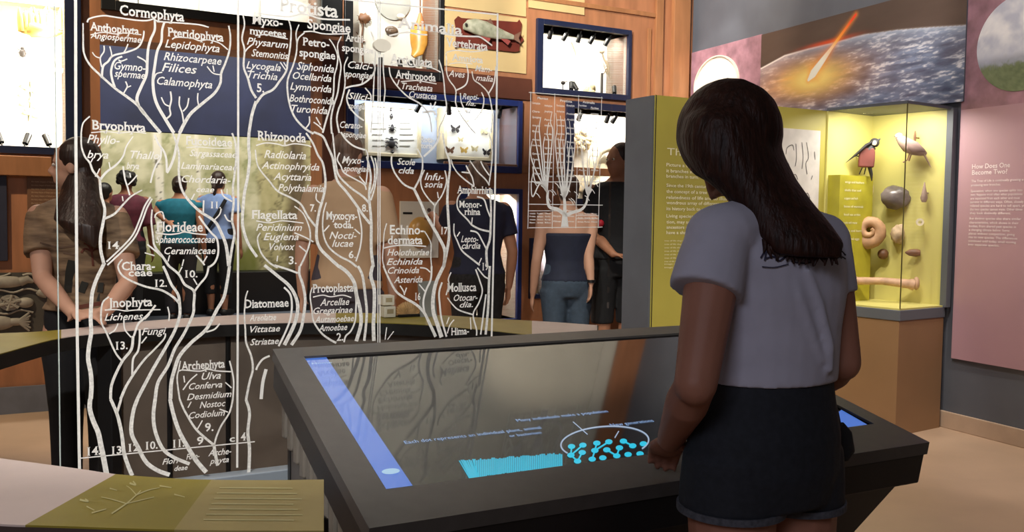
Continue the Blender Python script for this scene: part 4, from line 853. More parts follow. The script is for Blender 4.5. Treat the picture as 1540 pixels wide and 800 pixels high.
ITAL = [('Angiospermae', 136, 212, 61, 10), ('Lepidophyta', 248, 330, 75, 12), ('Rhizocarpeae', 246, 333, 94, 12), ('Filices', 243, 296, 109, 13), ('Calamophyta', 236, 319, 130, 12), ('Gymno-', 172, 219, 106, 12), ('spermae', 172, 218, 117, 11), ('Phyllo-', 131, 180, 216, 13), ('brya', 131, 163, 238, 12), ('Thallo', 196, 240, 239, 12), ('brya', 190, 209, 254, 10), ('Sargassaceae', 285, 355, 236, 10), ('Laminariaceae', 272, 356, 255, 10), ('Chordaria-', 273, 347, 275, 11), ('ceae', 295, 322, 289, 9), ('Sphaerococcaceae', 234, 323, 365, 11), ('Ceramiaceae', 247, 324, 382, 11), ('Lichenes', 157, 215, 481, 11), ('Fungi', 213, 250, 503, 11), ('Ulva', 303, 332, 570, 11), ('Conferva', 284, 334, 584, 10), ('Desmidium', 281, 348, 599, 10), ('Nostoc', 300, 339, 612, 10), ('Codiolum', 284, 338, 627, 10),
 ('Flori-', 244, 272, 697, 9), ('deae', 262, 282, 707, 8), ('Fuco-', 280, 300, 690, 9), ('Arche-', 313, 348, 684, 10), ('phyta', 315, 344, 696, 9),
 ('Physarum', 371, 433, 70, 11), ('Stemonitis', 378, 433, 87, 11), ('Lycogala', 370, 422, 105, 11), ('Trichia', 372, 417, 119, 11), ('Siphonida', 446, 502, 107, 12), ('Ocellarida', 440, 498, 121, 11), ('Lymnorida', 436, 498, 137, 11), ('Bothroconida', 435, 502, 155, 11), ('Turonida', 438, 492, 170, 11), ('Calci-', 523, 560, 104, 11), ('spongiae', 518, 560, 117, 10), ('Silici-', 523, 557, 150, 10), ('spongiae', 524, 552, 164, 9), ('Cerato-', 511, 545, 193, 10), ('spongiae', 515, 550, 207, 9), ('Tracheata', 604, 650, 136, 10), ('Crustacea', 615, 656, 148, 10), ('Aves', 674, 699, 116, 10), ('Mam-', 714, 740, 108, 9), ('malia', 715, 741, 122, 9), ('Repti-', 695, 720, 150, 9), ('lia.', 700, 715, 159, 7),
 ('Radiolaria', 397, 460, 238.5, 12), ('Actinophryida', 393, 480, 255, 11), ('Acyttaria', 411, 468, 271, 11), ('Polythalamia', 418, 487, 288, 11), ('Peridinium', 385, 454, 347, 11), ('Euglena', 396, 449, 361, 11), ('Volvox', 405, 443, 376, 11), ('Nocti-', 495, 536, 359, 11), ('lucae', 499, 531, 371, 11), ('Myxo-', 514, 547, 246, 11), ('spongiae', 516, 555, 258, 9), ('Scole', 597, 624, 248, 10), ('cida', 599, 622, 261, 10), ('Infu-', 638, 667, 271, 11), ('soria', 638, 665, 282, 10), ('Lepto-', 693, 719, 364, 10), ('cardia', 694, 722, 374, 10), ('Holothuriae', 582, 645, 384, 10), ('Echinida', 581, 635, 398, 10), ('Crinoida', 583, 630, 411, 10), ('Asterida', 592, 635, 425, 10), ('Areolatae', 375, 415, 482, 10), ('Vittatae', 376, 421, 499, 10), ('Striatae', 376, 419, 518, 10), ('Arcellae', 481, 525, 459, 11), ('Gregarinae', 471, 530, 471, 10), ('Autamoebae', 473, 532, 484, 10), ('Amoebae', 479, 522, 497, 10), ('Otocar-', 682, 718, 452, 10), ('dia.', 691, 711, 462, 9)]
hm, im = MB(), MB()
for lst, mb, sh, bo in ((HEAD, hm, 0, .02), (ITAL, im, .32, .012)):
    for t_, x0, x1, y, cap in lst:
        a = gp(x0, y); b = gp(x1, y); write(mb, gfn, t_, a[0], b[0], (a[1]+b[1])/2, cap*px_m((x0+x1)/2), sh, bo, 1., mb is hm)
        if mb is hm and len(t_) > 3:   # slab feet of the old lettering
            pass
hm.build('etched_headings', m_etch, gl); im.build('etched_names', m_etch, gl)
# round white fixing on the pane
u, z = gp(573, 69); s = MB(); s.disc(GP.at(u, z, 0), GP.n, 13.5*px_m(573), .012, 28, 9.5*px_m(573)); s.build('glass_fixing', mat('fixing_white', 'efe8d6', .4), gl, smooth=40)
# small complete chart etched at the right end of the pane
CH = MB(); CT_ = MB(); CX = MB()
def crule(w, *pts): k = px_m(850); ribbon(CH, gfn, [gp(*p) for p in pts], w*k)
for x0, x1 in ((798, 793.5), (834, 830), (870, 865.5), (904.5, 899.5)): crule(1.1, (x0, 138+(x0-798)*.07), (x1, 344-(x0-798)*.01))
for ya, yb in ((139, 147.5), (273.5, 273.5), (307, 308.5), (342.5, 341.5)): crule(1.1, (795, ya), (906, yb))
crule(.9, (794, 317), (831, 317)); crule(.9, (866, 324), (900, 324)); crule(.7, (866, 329), (900, 329))
def cb_(w, *pts, w1=None): k = px_m(850)*1.25; ribbon(CT_, gfn, smooth_line([gp(*p) for p in pts], 5), w*k, (w1 or w)*k)
cb_(11, (849, 341), (849, 330), (848.5, 318), w1=5.5); cb_(5, (848.5, 322), (838, 315), (826, 311), (823, 298), (824, 286), w1=3); cb_(5, (849, 318), (849, 306), (848, 296), w1=3.4); cb_(4.4, (849, 324), (862, 319), (874, 315), (881, 306), (884, 294), (890, 284), w1=2.4)
tops = [(800, 262), (803, 240), (799, 212), (806, 190), (812, 176), (818, 205), (824, 184), (829, 168)]
for k, (x, y) in enumerate(tops): cb_(2.2, (823.5, 290), (812+k*1.6, 276), (x+1+1.2*math.sin(k), y+34), (x-1.5, y+16), (x+1, y), w1=.9)
for k in range(9):
    x = 836+k*3.4; y = 170+(k*37) % 70; cb_(2.0, (848, 298), (843+k*1.5, 284), (x-1, y+50), (x+1.5, y+24), (x-.5, y), w1=.8)
for k in range(6):
    x = 872+k*5; y = 165+(k*43) % 66; cb_(1.8, (885, 294), (880+k*1.6, 282), (x+1, y+52), (x-1.4, y+26), (x+.5, y), w1=.8)
for k in range(16): a0 = (800+(k*29) % 95, 272+(k*13) % 28); cb_(.9, a0, (a0[0]+4, a0[1]+3), (a0[0]+7, a0[1]+8))
nm = [t[0] for t in HEAD+ITAL if len(t[0]) > 4]
for k in range(66):
    c_ = k % 6; x = 800+c_*17.2+(k % 3); y = 156+(k//6)*10.6+(k*7) % 4+(x-798)*.05; a = gp(x, y); b = gp(x+12, y); write(CX, gfn, nm[k % len(nm)], a[0], b[0], a[1], 3.0*px_m(850), .2, .02)
for tt, x, y, w in (('Plantae', 808, 149, 16), ('Protista', 842, 153, 18), ('Animalia', 876, 155, 18)): a = gp(x, y); b = gp(x+w, y); write(CX, gfn, tt, a[0], b[0], a[1], 3.6*px_m(850), 0, .02)
for k in range(12):
    x = 796+(k % 3)*11.5; y = 322+(k//3)*4.6; a = gp(x, y); b = gp(x+9, y); write(CX, gfn, nm[(k*3) % len(nm)], a[0], b[0], a[1], 2.4*px_m(850), 0, .02)
for k in range(9):
    x = 868+(k % 3)*10.5; y = 322.5+(k//3)*6; a = gp(x, y); b = gp(x+9, y); write(CX, gfn, nm[(k*5) % len(nm)], a[0], b[0], a[1], 2.4*px_m(850), 0, .02)
for k in range(6):
    x = 832+(k % 2)*20; y = 318+(k//2)*8; a = gp(x, y); b = gp(x+11, y); write(CX, gfn, nm[(k*9+4) % len(nm)], a[0], b[0], a[1], 2.6*px_m(850), 0, .02)
CH.build('chart_rules', m_etch, gl); CT_.build('chart_tree', m_etch, gl); CX.build('chart_names', m_etch, gl)
# ------------------------------------------------------------------ people
def skin(name, c): return mat(name, c, .55, noise=.05, scale=12, spec=.35)
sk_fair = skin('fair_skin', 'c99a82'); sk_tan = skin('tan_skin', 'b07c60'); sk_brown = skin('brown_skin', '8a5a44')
Z3 = Vector((0, 0, 1))
def hand(mb, w, d, n, side, k=1.0, curl=.35):
    """wrist w, finger direction d, palm normal n; side = direction of the thumb"""
    d = d.normalized(); n = (n-d*n.dot(d)).normalized(); b = side-d*side.dot(d)-n*side.dot(n); b.normalize()
    mb.tube([w, w+d*.03*k, w+d*.065*k, w+d*.092*k], [.020*k, .030*k, .038*k, .036*k], 12, (.42, 1), up=n)
    for i, (o, L) in enumerate(((.027, .072), (.009, .080), (-.009, .074), (-.026, .058))):
        p = w+d*.082*k+b*o*k; dd = d.copy(); pts = [p]; rs = [.0088*k]
        for s_, f in enumerate((.45, .32, .23)):
            a = curl*(.6+.5*s_); dd = (dd*math.cos(a)+n*math.sin(a)).normalized() if s_ else (dd*math.cos(a*.5)+n*math.sin(a*.5)).normalized()
            n_ = n
            p = p+dd*L*f*k; pts.append(p); rs.append((.0084-.0011*s_)*k)
        mb.limb(list(zip(pts, rs)), 10)
    t0 = w+d*.025*k+b*.026*k; t1 = t0+(d*.6+b*.7+n*.25).normalized()*.038*k; t2 = t1+(d*.9+b*.25+n*.3).normalized()*.030*k
    mb.limb([(t0, .012*k), (t1, .0098*k), (t2, .0082*k)], 10)
def head_prims(mb, c, f, up, k=1.0):
    """head about .235 k tall; c = centre of the skull, f = face direction"""
    f = f.normalized(); up = (up-f*up.dot(f)).normalized(); r = f.cross(up); R = [r, f, up]
    mb.ell(c+up*.018*k-f*.006*k, (.074*k, .094*k, .094*k), R)
    mb.ell(c-up*.045*k+f*.022*k, (.058*k, .066*k, .070*k), R)
    mb.ell(c-up*.092*k+f*.050*k, (.028*k, .026*k, .022*k), R)
    mb.tube([c+f*.086*k+up*.012*k, c+f*.100*k-up*.012*k, c+f*.108*k-up*.032*k], [.008*k, .0105*k, .0135*k], 8)
    for s_ in (-1, 1):
        mb.ell(c+f*.094*k-up*.036*k+r*(s_*.010*k), .009*k, R, 8, 6)
        mb.ell(c+r*(s_*.074*k)-f*.008*k-up*.012*k, (.012*k, .020*k, .031*k), R, 10, 8)
        mb.ell(c+f*.070*k+r*(s_*.034*k)+up*.020*k, (.024*k, .014*k, .008*k), R, 8, 6)
    mb.ell(c+f*.083*k-up*.060*k, (.022*k, .012*k, .0065*k), R, 10, 6); mb.ell(c+f*.081*k-up*.071*k, (.019*k, .012*k, .007*k), R, 10, 6)
def eyes(root, c, f, up, k, body):
    f = f.normalized(); up = (up-f*up.dot(f)).normalized(); r = f.cross(up); R = [r, f, up]
    for s_ in (-1, 1):
        q_ = c+f*.0755*k+r*(s_*.031*k)+up*.004*k
        m_ = MB(); m_.ell(q_, (.0125*k, .010*k, .0085*k), R, 12, 8); e_ = m_.build('eye', mat('eye_white', 'd8d2c8', .3, noise=.02), root, smooth=60)
        m_ = MB(); m_.ell(q_+f*.0075*k, (.006*k, .0036*k, .006*k), R, 10, 6); m_.build('iris', mat('eye_dark', '2a1c14', .2, noise=.02), e_, smooth=60)
m_denim = mat('blue_jeans', '3d4c5e', .8, noise=.15, scale=40); m_blackcloth = mat('black_cloth', '17171b', .85, noise=.15, scale=30)
m_shoe = mat('dark_shoe', '1c1a1a', .6)
def person(label, base, H, face, skinM, shirt, pants, hairM, lean=.0, head=None, arms=None, sleeve=.5, hem=.53, ankle=.05, style='short', wf=1.0, voxel=.011, group=None, eyes_=False, neckline=.835, headoff=(0, 0, 0), shoes=m_shoe, hair_len=.8):
    """base = floor point; proportions are fractions of H; arms = {'l': (elbow, wrist), 'r': ...} world points"""
    base = Vector(base); f = Vector((face[0], face[1], 0)).normalized(); r = Vector((f.y, -f.x, 0))
    def pos(x, y, z):
        t = min(1, max(0, (z-.5)/.33)); return base+r*(x*H)+f*((y+lean*t*t*(3-2*t))*H)+Z3*(z*H)
    t = thing('person', base, label, 'person', group)
    def ringp(z, w, d, y=0): c = pos(0, y, z); return [c+r*(w*wf*H*math.cos(a))+f*(d*H*math.sin(a)) for a in np.linspace(0, 2*math.pi, 25)[:-1]]
    tor = [(.47, .07, .06, 0), (.52, .094, .068, -.004), (.57, .084, .060, 0), (.62, .076, .055, .002), (.68, .086, .060, .002), (.74, .098, .064, 0), (.79, .103, .056, 0), (.82, .092, .046, 0), (.84, .05, .036, 0), (.86, .03, .03, .004)]
    b = MB(); b.loft([ringp(*q_) for q_ in tor])
    hc = pos(0, .018, .925)+Vector(headoff); hf = Vector(head) if head is not None else f
    up = (Z3+f*lean*.6).normalized(); k = H/1.70
    b.limb([(pos(0, -.004, .825), .036*H), (hc-up*.04*k-hf.normalized()*.015*k, .032*H)]); head_prims(b, hc, hf, up, k)
    sh = {}; AR = arms or {}
    for s_, key in ((-1, 'l'), (1, 'r')):
        S = pos(s_*.103*wf, 0, .795)
        E, Wp = AR.get(key, (pos(s_*.135*wf, -.02, .62), pos(s_*.140*wf, .02, .475)))[:2]
        E, Wp = Vector(E), Vector(Wp); sh[key] = (S, E, Wp)
        b.limb([(S, .033*H*wf), (S.lerp(E, .45), .029*H), (E, .023*H), (E.lerp(Wp, .3), .0235*H), (Wp, .0155*H)])
        ex = AR.get(key, ())
        dirh = Vector(ex[2]) if len(ex) > 2 else (Wp-E).normalized()
        nrm = Vector(ex[3]) if len(ex) > 3 else (-r*s_)
        thumb = Vector(ex[4]) if len(ex) > 4 else f
        hand(b, Wp, dirh, nrm, thumb, k)
        hx = .052*wf
        b.limb([(pos(s_*hx, 0, .49), .056*H), (pos(s_*hx, .004, .38), .046*H), (pos(s_*.05, .006, .275), .032*H), (pos(s_*.05, -.006, .20), .033*H), (pos(s_*.05, -.006, .05), .021*H)])
        b.limb([(pos(s_*.05, -.015, .028), .022*H), (pos(s_*.055, .05, .018), .020*H), (pos(s_*.058, .095, .012), .013*H)])
        sm = MB(); sm.limb([(pos(s_*.05, -.02, .026), .027*H), (pos(s_*.055, .05, .024), .026*H), (pos(s_*.058, .10, .02), .018*H)])
        blob(sm, 'shoe', shoes, t, voxel, 3)
    blob(b, 'body', skinM, t, voxel, 4)
    c = MB(); lo = [q_ for q_ in tor if hem-.02 <= q_[0] <= neckline+.012]
    rg = [ringp(hem, .113 if hem < .56 else .098, .088)] + [ringp(q_[0], q_[1]*1.09+.007, q_[2]*1.14+.008, q_[3]) for q_ in lo if q_[0] > hem+.01]
    c.loft(rg)
    if sleeve > 0:
        for key in 'lr':
            S, E, Wp = sh[key]; n_ = S.lerp(E, min(sleeve, 1)); c.ell(S-Z3*.006*H, .036*H*wf, seg=12, rings=8)
            if sleeve <= 1: c.tube([S-Z3*.006*H, S.lerp(n_, .5), n_], [.037*H*wf, .040*H, .041*H], 14)
            else: c.limb([(S, .044*H*wf), (E, .034*H), (E.lerp(Wp, sleeve-1), .027*H)])
    blob(c, 'shirt', shirt, t, voxel*.9, 5)
    c = MB(); c.loft([ringp(.46, .088, .072), ringp(.50, .108, .080, -.003), ringp(.53, .109, .082, -.004), ringp(.57, .100, .074), ringp(.61, .092, .068)])
    for s_ in (-1, 1):
        zs = [(.49, .067), (.38, .053), (.275, .043), (.20, .040), (.05, .034)]; ch_ = [(pos(s_*.052*wf, 0, z), rr_*H) for z, rr_ in zs if z > ankle+.02]
        last = float(np.interp(ankle, [z for z, _ in zs][::-1], [q_ for _, q_ in zs][::-1])); ch_.append((pos(s_*.051*wf, 0, ankle), (last+.003)*H))
        c.tube([q_[0] for q_ in ch_], [q_[1] for q_ in ch_], 16)
    blob(c, 'trousers', pants, t, voxel*.9, 4)
    hf = hf.normalized(); up2 = (up-hf*up.dot(hf)).normalized(); hr = hf.cross(up2); R = [hr, hf, up2]
    c = MB(); c.ell(hc+up2*.032*k-hf*.022*k, (.086*k, .094*k, .095*k), R)
    if style == 'short': c.ell(hc-up2*.02*k-hf*.04*k, (.078*k, .066*k, .075*k), R)
    if style == 'bun': c.ell(hc-hf*.105*k+up2*.03*k, .042*k, R); c.ell(hc-up2*.02*k-hf*.04*k, (.078*k, .066*k, .075*k), R)
    if style == 'curly':
        for i in range(26):
            a = i*2.4; z = -.5+1.4*i/26; q_ = math.sqrt(max(0, 1-min(1, z*z))); v = Vector((q_*math.cos(a), q_*math.sin(a), z))
            if v.y < .45: c.ell(hc+hr*(v.x*.085*k)+hf*(v.y*.09*k-.015*k)+up2*(v.z*.09*k+.02*k), .034*k, seg=8, rings=6)
    if style == 'tail': c.ell(hc-up2*.02*k-hf*.04*k, (.078*k, .066*k, .075*k), R); c.limb([(hc-hf*.10*k, .03*k), (hc-hf*.125*k-up2*.08*k, .032*k), (hc-hf*.11*k-up2*.18*k, .016*k)])
    if style == 'long':
        e_ = pos(0, -.07, hair_len); c.loft([[q0+hr*(w*k*math.cos(a))+hf*(d_*k*math.sin(a)) for a in np.linspace(0, 2*math.pi, 21)[:-1]] for q0, w, d_ in ((hc+up2*.03*k-hf*.02*k, .088, .085), (hc-up2*.05*k-hf*.04*k, .094, .066), (hc-up2*.14*k-hf*.055*k, .105, .058), (hc-up2*.14*k-hf*.055*k+(e_-hc+up2*.14*k+hf*.055*k)*.6, .10, .045), (e_, .06, .025))])
    blob(c, 'hair', hairM, t, voxel*.8, 3)
    if eyes_: eyes(t, hc, hf, up2, k, None)
    return t, pos
def hairm(name, c): return mat(name, c, .45, noise=.35, scale=60, stretch=(1, 1, .12), bump=.3)
h_black, h_brown, h_dark, h_grey = hairm('black_hair', '14100f'), hairm('brown_hair', '4a3226'), hairm('dark_brown_hair', '2e1c15'), hairm('grey_brown_hair', '6e5648')
def floor_at(px, Y, z=0): r_ = ray(px, 400); return Vector((r_.x*Y, Y, z))
PL = .121
def hawaiian():
    M = mat('camp_shirt', 'a08466', .8, noise=.0, scale=6, col2='5a4534', stretch=(1.2, 1.2, 6)); return M
# visitors in the further gallery, seen from behind
vg = None
b0 = floor_at(191, 9.75, PL); person('visitor in maroon shirt with curly black hair seen from behind', b0, 1.60, (-.25, 1), sk_brown, mat('maroon_shirt', '5a1e30', .8, noise=.2, scale=20), m_blackcloth, h_black, style='curly', wf=1.10, voxel=.014, sleeve=.9)
b0 = floor_at(270, 9.95, PL); el_ = P(234, 318, 9.9); wr = P(252, 334, 9.85)
person('visitor in sleeveless teal top with one hand on hip', b0, 1.56, (-.1, 1), sk_tan, mat('teal_top', '0f6a80', .8, noise=.12, scale=20), mat('charcoal_trousers', '26242a', .85), h_dark, style='bun', wf=1.16, voxel=.014, sleeve=.12, arms={'l': (el_, wr, P(262, 342, 9.75)-wr, Vector((.5, .5, -.5)), Vector((0, 1, 0)))})
b0 = floor_at(328, 10.5, PL); pb, pp_ = person('visitor in pale blue shirt with dark shoulder strap and sandals', b0, 1.64, (.15, 1), sk_tan, mat('pale_blue_shirt', '7e97c8', .8, noise=.08, scale=20), m_blackcloth, h_dark, style='tail', wf=1.1, voxel=.014, sleeve=.5, ankle=.15)
s = MB(); s.tube([pp_(.09, -.07, .80), pp_(.05, -.088, .72), pp_(-.02, -.088, .62), pp_(-.085, -.06, .53)], .013, 8, (.4, 1.6), up=(0, 1, 0)); s.build('shoulder_strap', m_blackcloth, pb, smooth=50)
b0 = floor_at(157, 9.4, PL); person('dark haired visitor half hidden behind the woman in camp shirt', b0, 1.46, (.3, 1), sk_tan, m_blackcloth, m_blackcloth, h_black, voxel=.016)
# man in beige shirt behind the counter
m_beige = mat('beige_shirt', 'b89878', .8, noise=.05, scale=10, bump=.03)
b0 = floor_at(522, 5.25); pb, pp_ = person('grey haired man in beige shirt seen from behind at the counter', b0, 1.76, (-.05, 1), sk_fair, m_beige, mat('plum_trousers', '4a434c', .85, noise=.1), h_grey, wf=1.04, sleeve=.85, hem=.50, voxel=.010, lean=.01, head=(.35, .9, -.1))
s = MB(); hc = pp_(0, 0, .845); s.ring(hc, Vector((0, -.25, 1)), .058, .075, .03, 24); s.build('collar', m_beige, pb, smooth=50)
# visitor in navy reaching to the white board
b0 = floor_at(718, 6.45); el_ = P(668, 348, 6.5); wr = P(650, 322, 6.85)
person('grey haired visitor in navy shirt reaching towards the white board', b0, 1.68, (-.45, .9), sk_tan, mat('navy_shirt', '1b1c34', .8, noise=.12, scale=20), mat('patterned_black_skirt', '1d1a1c', .85, noise=.5, scale=60), h_grey, wf=1.12, voxel=.012, sleeve=.6, arms={'l': (el_, wr, P(640, 326, 7.0)-wr, Vector((.3, .2, -1)), Vector((0, 0, 1)))})
# two visitors beside the yellow panel
b0 = floor_at(853, 6.5); el_ = P(885, 385, 6.45); wr = P(889, 425, 6.4)
pb, pp_ = person('visitor in navy tank top and blue jeans with dark wristband', b0, 1.60, (-.2, 1), sk_fair, mat('navy_tank', '1c2238', .8, noise=.12, scale=20), m_denim, h_brown, voxel=.012, sleeve=0, neckline=.74, wf=1.05, arms={'r': (el_, wr, Vector((-.02, .05, -1)), Vector((-1, 0, 0)), Vector((0, 1, 0)))})
s = MB(); s.ring(wr, Z3, .022, .029, .02, 20); s.build('wristband', m_black, pb, smooth=50)
b0 = floor_at(926, 7.0); el2 = P(896, 355, 6.95); wr2 = P(922, 382, 6.75)
pb, pp_ = person('man in black shirt and shorts half hidden by the yellow panel', b0, 1.86, (.25, -.97), sk_tan, m_blackcloth, m_blackcloth, h_dark, voxel=.012, sleeve=.75, ankle=.27, head=(-.8, -.5, 0), wf=1.05, eyes_=True, arms={'r': (el2, wr2, Vector((1, .1, -.2)), Vector((0, 0, -1)), Vector((0, -1, 0)))})
s = MB(); c = P(922, 301, 6.75); s.box(pp_(-.03, .082, .735), (.018, .003, .022), (Vector((.97, .25, 0)), Vector((.25, -.97, 0)), Z3)); s.build('shirt_print', mat('pale_print', 'b8b4b0', .7), pb)
s = MB(); c = P(903, 336, 6.86); s.ell(c, .028); s.build('red_badge', mat('red_badge', 'c8283a', .5), pb, smooth=60)
# woman in the camp shirt leaning on the counter
wx = floor_at(126, 3.94)
rh = on_z(128, 486, CT); lh = on_z(140, 497, CT)
rw_ = P(108, 474, 3.56); lw_ = P(160, 484, 3.58)
lw_ = Vector((lw_.x, lw_.y, CT+.062)); rw_ = Vector((rw_.x, rw_.y, CT+.058))
pb, pp_ = person('long haired woman in patterned camp shirt leaning on the curved counter', wx, 1.60, (.15, -1), sk_fair, hawaiian(), m_blackcloth, h_dark, lean=.045, head=(-1, -.12, -.03), style='none', voxel=.0075, sleeve=.62, hem=.55, wf=.92, eyes_=True,
    arms={'r': (P(64, 418, 3.74), rw_, Vector((.9, -.1, -.12)), Vector((0, 0, -1)), Vector((0, -1, 0))), 'l': (P(193, 425, 3.78), lw_, Vector((-.95, -.1, -.10)), Vector((0, 0, -1)), Vector((0, -1, 0)))})
secs = [((82, 222), (118, 220), .05, 3.84), ((80, 236), (138, 236), .085, 3.85), ((90, 258), (146, 258), .09, 3.86), ((92, 284), (150, 288), .085, 3.82), ((84, 308), (153, 316), .07, 3.76), ((80, 330), (152, 342), .06, 3.71), ((98, 346), (148, 362), .035, 3.69), ((122, 362), (144, 374), .014, 3.68)]
def hair_sections(secs, root, M, voxel=.006, seg=24):
    mb = MB(); rg = []
    for a, b, dp, Y in secs:
        A_, B2 = P(*a, Y), P(*b, Y); c = (A_+B2)/2; u_ = (B2-A_)/2; v_ = ray((a[0]+b[0])/2, (a[1]+b[1])/2).normalized()
        rg.append([c+u_*math.cos(t)+v_*(dp*math.sin(t)) for t in np.linspace(0, 2*math.pi, seg+1)[:-1]])
    mb.loft(rg); return blob(mb, 'hair', M, root, voxel, 5)
hair_sections(secs, pb, h_dark)
# print on the camp shirt: palm and figures following the cloth
def on_surface(o, px, py, lift=.003):
    bv = BVHTree.FromObject(o, bpy.context.evaluated_depsgraph_get()); loc0 = root_loc(o)
    d = ray(px, py).normalized(); h_ = bv.ray_cast(CAM-loc0, d)
    return None if h_[0] is None else h_[0]+loc0-d*lift
bpy.context.view_layer.update()
sht = [q_ for q_ in pb.children if q_.name.startswith('shirt')][0]
def print_on(o, strokes, name, M, w):
    bv = BVHTree.FromObject(o, bpy.context.evaluated_depsgraph_get()); loc0 = root_loc(o); mb = MB()
    for st_ in strokes:
        pts = []; dl = None
        for x, y in smooth_line(st_[0], 5):
            d = ray(x, y).normalized(); h_ = bv.ray_cast(CAM-loc0, d)
            if h_[0] is not None: pts.append((h_[0]+loc0-d*.004, x, y))
        if len(pts) < 2: continue
        ww = st_[1] if len(st_) > 1 else w; L, R = [], []
        for i, (p, x, y) in enumerate(pts):
            a = pts[max(i-1, 0)][0]; b = pts[min(i+1, len(pts)-1)][0]; tt = (b-a).normalized(); v_ = (p-CAM).normalized(); sd = tt.cross(v_).normalized(); k_ = ww*p.y/F_PX/2
            L.append(p+sd*k_); R.append(p-sd*k_)
        n_ = len(pts); mb.add(L+R, [(i, i+1, n_+i+1, n_+i) for i in range(n_-1)])
    if mb.v: return mb.build(name, M, o)
print_on(sht, [([(140, 400), (138, 378)], 3), ([(138, 378), (128, 374), (122, 380)], 3), ([(138, 378), (132, 368), (126, 366)], 3), ([(138, 378), (140, 366), (146, 362)], 3), ([(138, 378), (147, 374), (152, 380)], 3), ([(118, 462), (140, 458), (165, 455)], 6)], 'red_palm_print', mat('red_print', '6e3a2c', .8), 3)
print_on(sht, [([(104, 440), (106, 410), (110, 392)], 14), ([(122, 440), (128, 424)], 10), ([(150, 440), (152, 425)], 8), ([(92, 445), (150, 447)], 12)], 'dark_print', mat('dark_print', '2c2a24', .8), 6)
print_on(sht, [([(80, 345), (110, 350), (150, 347)], 2.5), ([(60, 365), (90, 372), (120, 368)], 2.5), ([(130, 362), (165, 368), (180, 362)], 2.5), ([(95, 380), (115, 384)], 2.5), ([(58, 385), (76, 390)], 2.5), ([(160, 392), (182, 396)], 2.5)], 'wave_print', mat('wave_print', '5d4636', .8), 2.5)

# ------------------------------------------------------------------ the woman in white at the table
YW = .972
def PW(px, py, Y): return P(px, py, Y*YW)
fw = Vector((-.5, .866, 0)); rw3 = Vector((.866, .5, 0))
hipc = PW(1150, 640, 1.74)
wt = thing('person', (hipc.x, hipc.y, 0), 'woman in white t-shirt and dark shorts leaning over the touch screen table', 'person')
def wring(px, py, Y, a, b, n=28, tilt=0):
    c = PW(px, py, Y); return [c+rw3*(a*math.cos(t))+fw*(b*math.sin(t)) for t in np.linspace(0, 2*math.pi, n+1)[:-1]]
body = MB()
body.loft([wring(1150, 752, 1.74, .110, .080), wring(1148, 690, 1.74, .128, .086), wring(1152, 640, 1.74, .124, .082), wring(1158, 575, 1.745, .104, .072), wring(1165, 510, 1.75, .122, .085), wring(1168, 440, 1.755, .134, .088), wring(1166, 385, 1.755, .142, .080), wring(1162, 345, 1.755, .125, .062), wring(1152, 322, 1.76, .07, .048), wring(1146, 308, 1.765, .045, .045)])
iv = Vector((.958, -.286, 0)); vv = Vector((.286, .958, 0))
hcen = PW(1100, 214, 1.80); hface = (iv*-.45+Z3*-.78+vv*.35).normalized(); hup = (iv*-.70+Z3*.55+vv*.42).normalized()
body.limb([(PW(1150, 325, 1.76), .050), (PW(1128, 285, 1.775), .046), (hcen+hup*-.03-hface*.02, .050)]); head_prims(body, hcen, hface, hup, .97)
LS, LE, LW = PW(1081, 352, 1.68), PW(1046, 578, 1.57), PW(1008, 660, 1.765)
RS, RE, RWr = PW(1238, 360, 1.83), PW(1266, 545, 1.80), PW(1222, 585, 2.02)
body.limb([(LS, .044), (LS.lerp(LE, .4), .046), (LE, .036), (LE.lerp(LW, .3), .038), (LW, .025)])
body.limb([(RS, .042), (RS.lerp(RE, .4), .043), (RE, .036), (RE.lerp(RWr, .3), .037), (RWr, .025)])
hs = tpt(*thit(992, 700), 0)
hand(body, LW, (hs+tn*.012-LW), -tn, Vector((.9, .3, 0)), .95, .32)
hs2 = tpt(*thit(1185, 600), 0); hand(body, RWr, Vector((-.5, .7, -.45)), -tn, Vector((-.8, -.4, 0)), .95, .3)
for s_, Yk in ((-1, 1.70), (1, 1.785)):
    hp = Vector((hipc.x, hipc.y, 0))+rw3*(s_*.078)
    body.limb([(hp+Z3*.84, .084), (hp+Z3*.70-fw*.005, .076), (hp+Z3*.44, .052), (hp+Z3*.33-fw*.012, .054), (hp+Z3*.08-fw*.01, .034)])
    body.limb([(hp+Z3*.045-fw*.02, .036), (hp+Z3*.03+fw*.08, .032), (hp+Z3*.02+fw*.15, .02)])
    sm = MB(); sm.limb([(hp+Z3*.045-fw*.025, .042), (hp+Z3*.042+fw*.08, .040), (hp+Z3*.032+fw*.16, .030)]); blob(sm, 'shoe', m_shoe, wt, .008, 4)
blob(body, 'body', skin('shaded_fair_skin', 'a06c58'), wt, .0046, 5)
# t-shirt
c = MB(); c.loft([wring(1160, 569, 1.745, .136, .100), wring(1163, 540, 1.748, .134, .099), wring(1166, 490, 1.752, .136, .099), wring(1168, 440, 1.755, .148, .101), wring(1166, 392, 1.755, .156, .093), wring(1163, 352, 1.755, .146, .074), wring(1156, 330, 1.757, .10, .060), wring(1149, 316, 1.765, .066, .055)])
le = LS.lerp(LE, .40); re = RS.lerp(RE, .45)
c.ell(LS+Vector((0,0,-.004)), (.060, .060, .056)); c.tube([LS+Vector((0,0,-.008)), LS.lerp(le, .5)+Vector((-.004, 0, 0)), le+Vector((-.008, 0, 0))], [.057, .061, .064], 20); c.ell(RS+Vector((0,0,-.006)), .052); c.limb([(PW(1150, 334, 1.757), .05), (LS+Vector((.01,0,0)), .056)]); c.limb([(PW(1158, 336, 1.757), .05), (RS, .05)]); c.tube([RS, re], [.050, .049], 20)
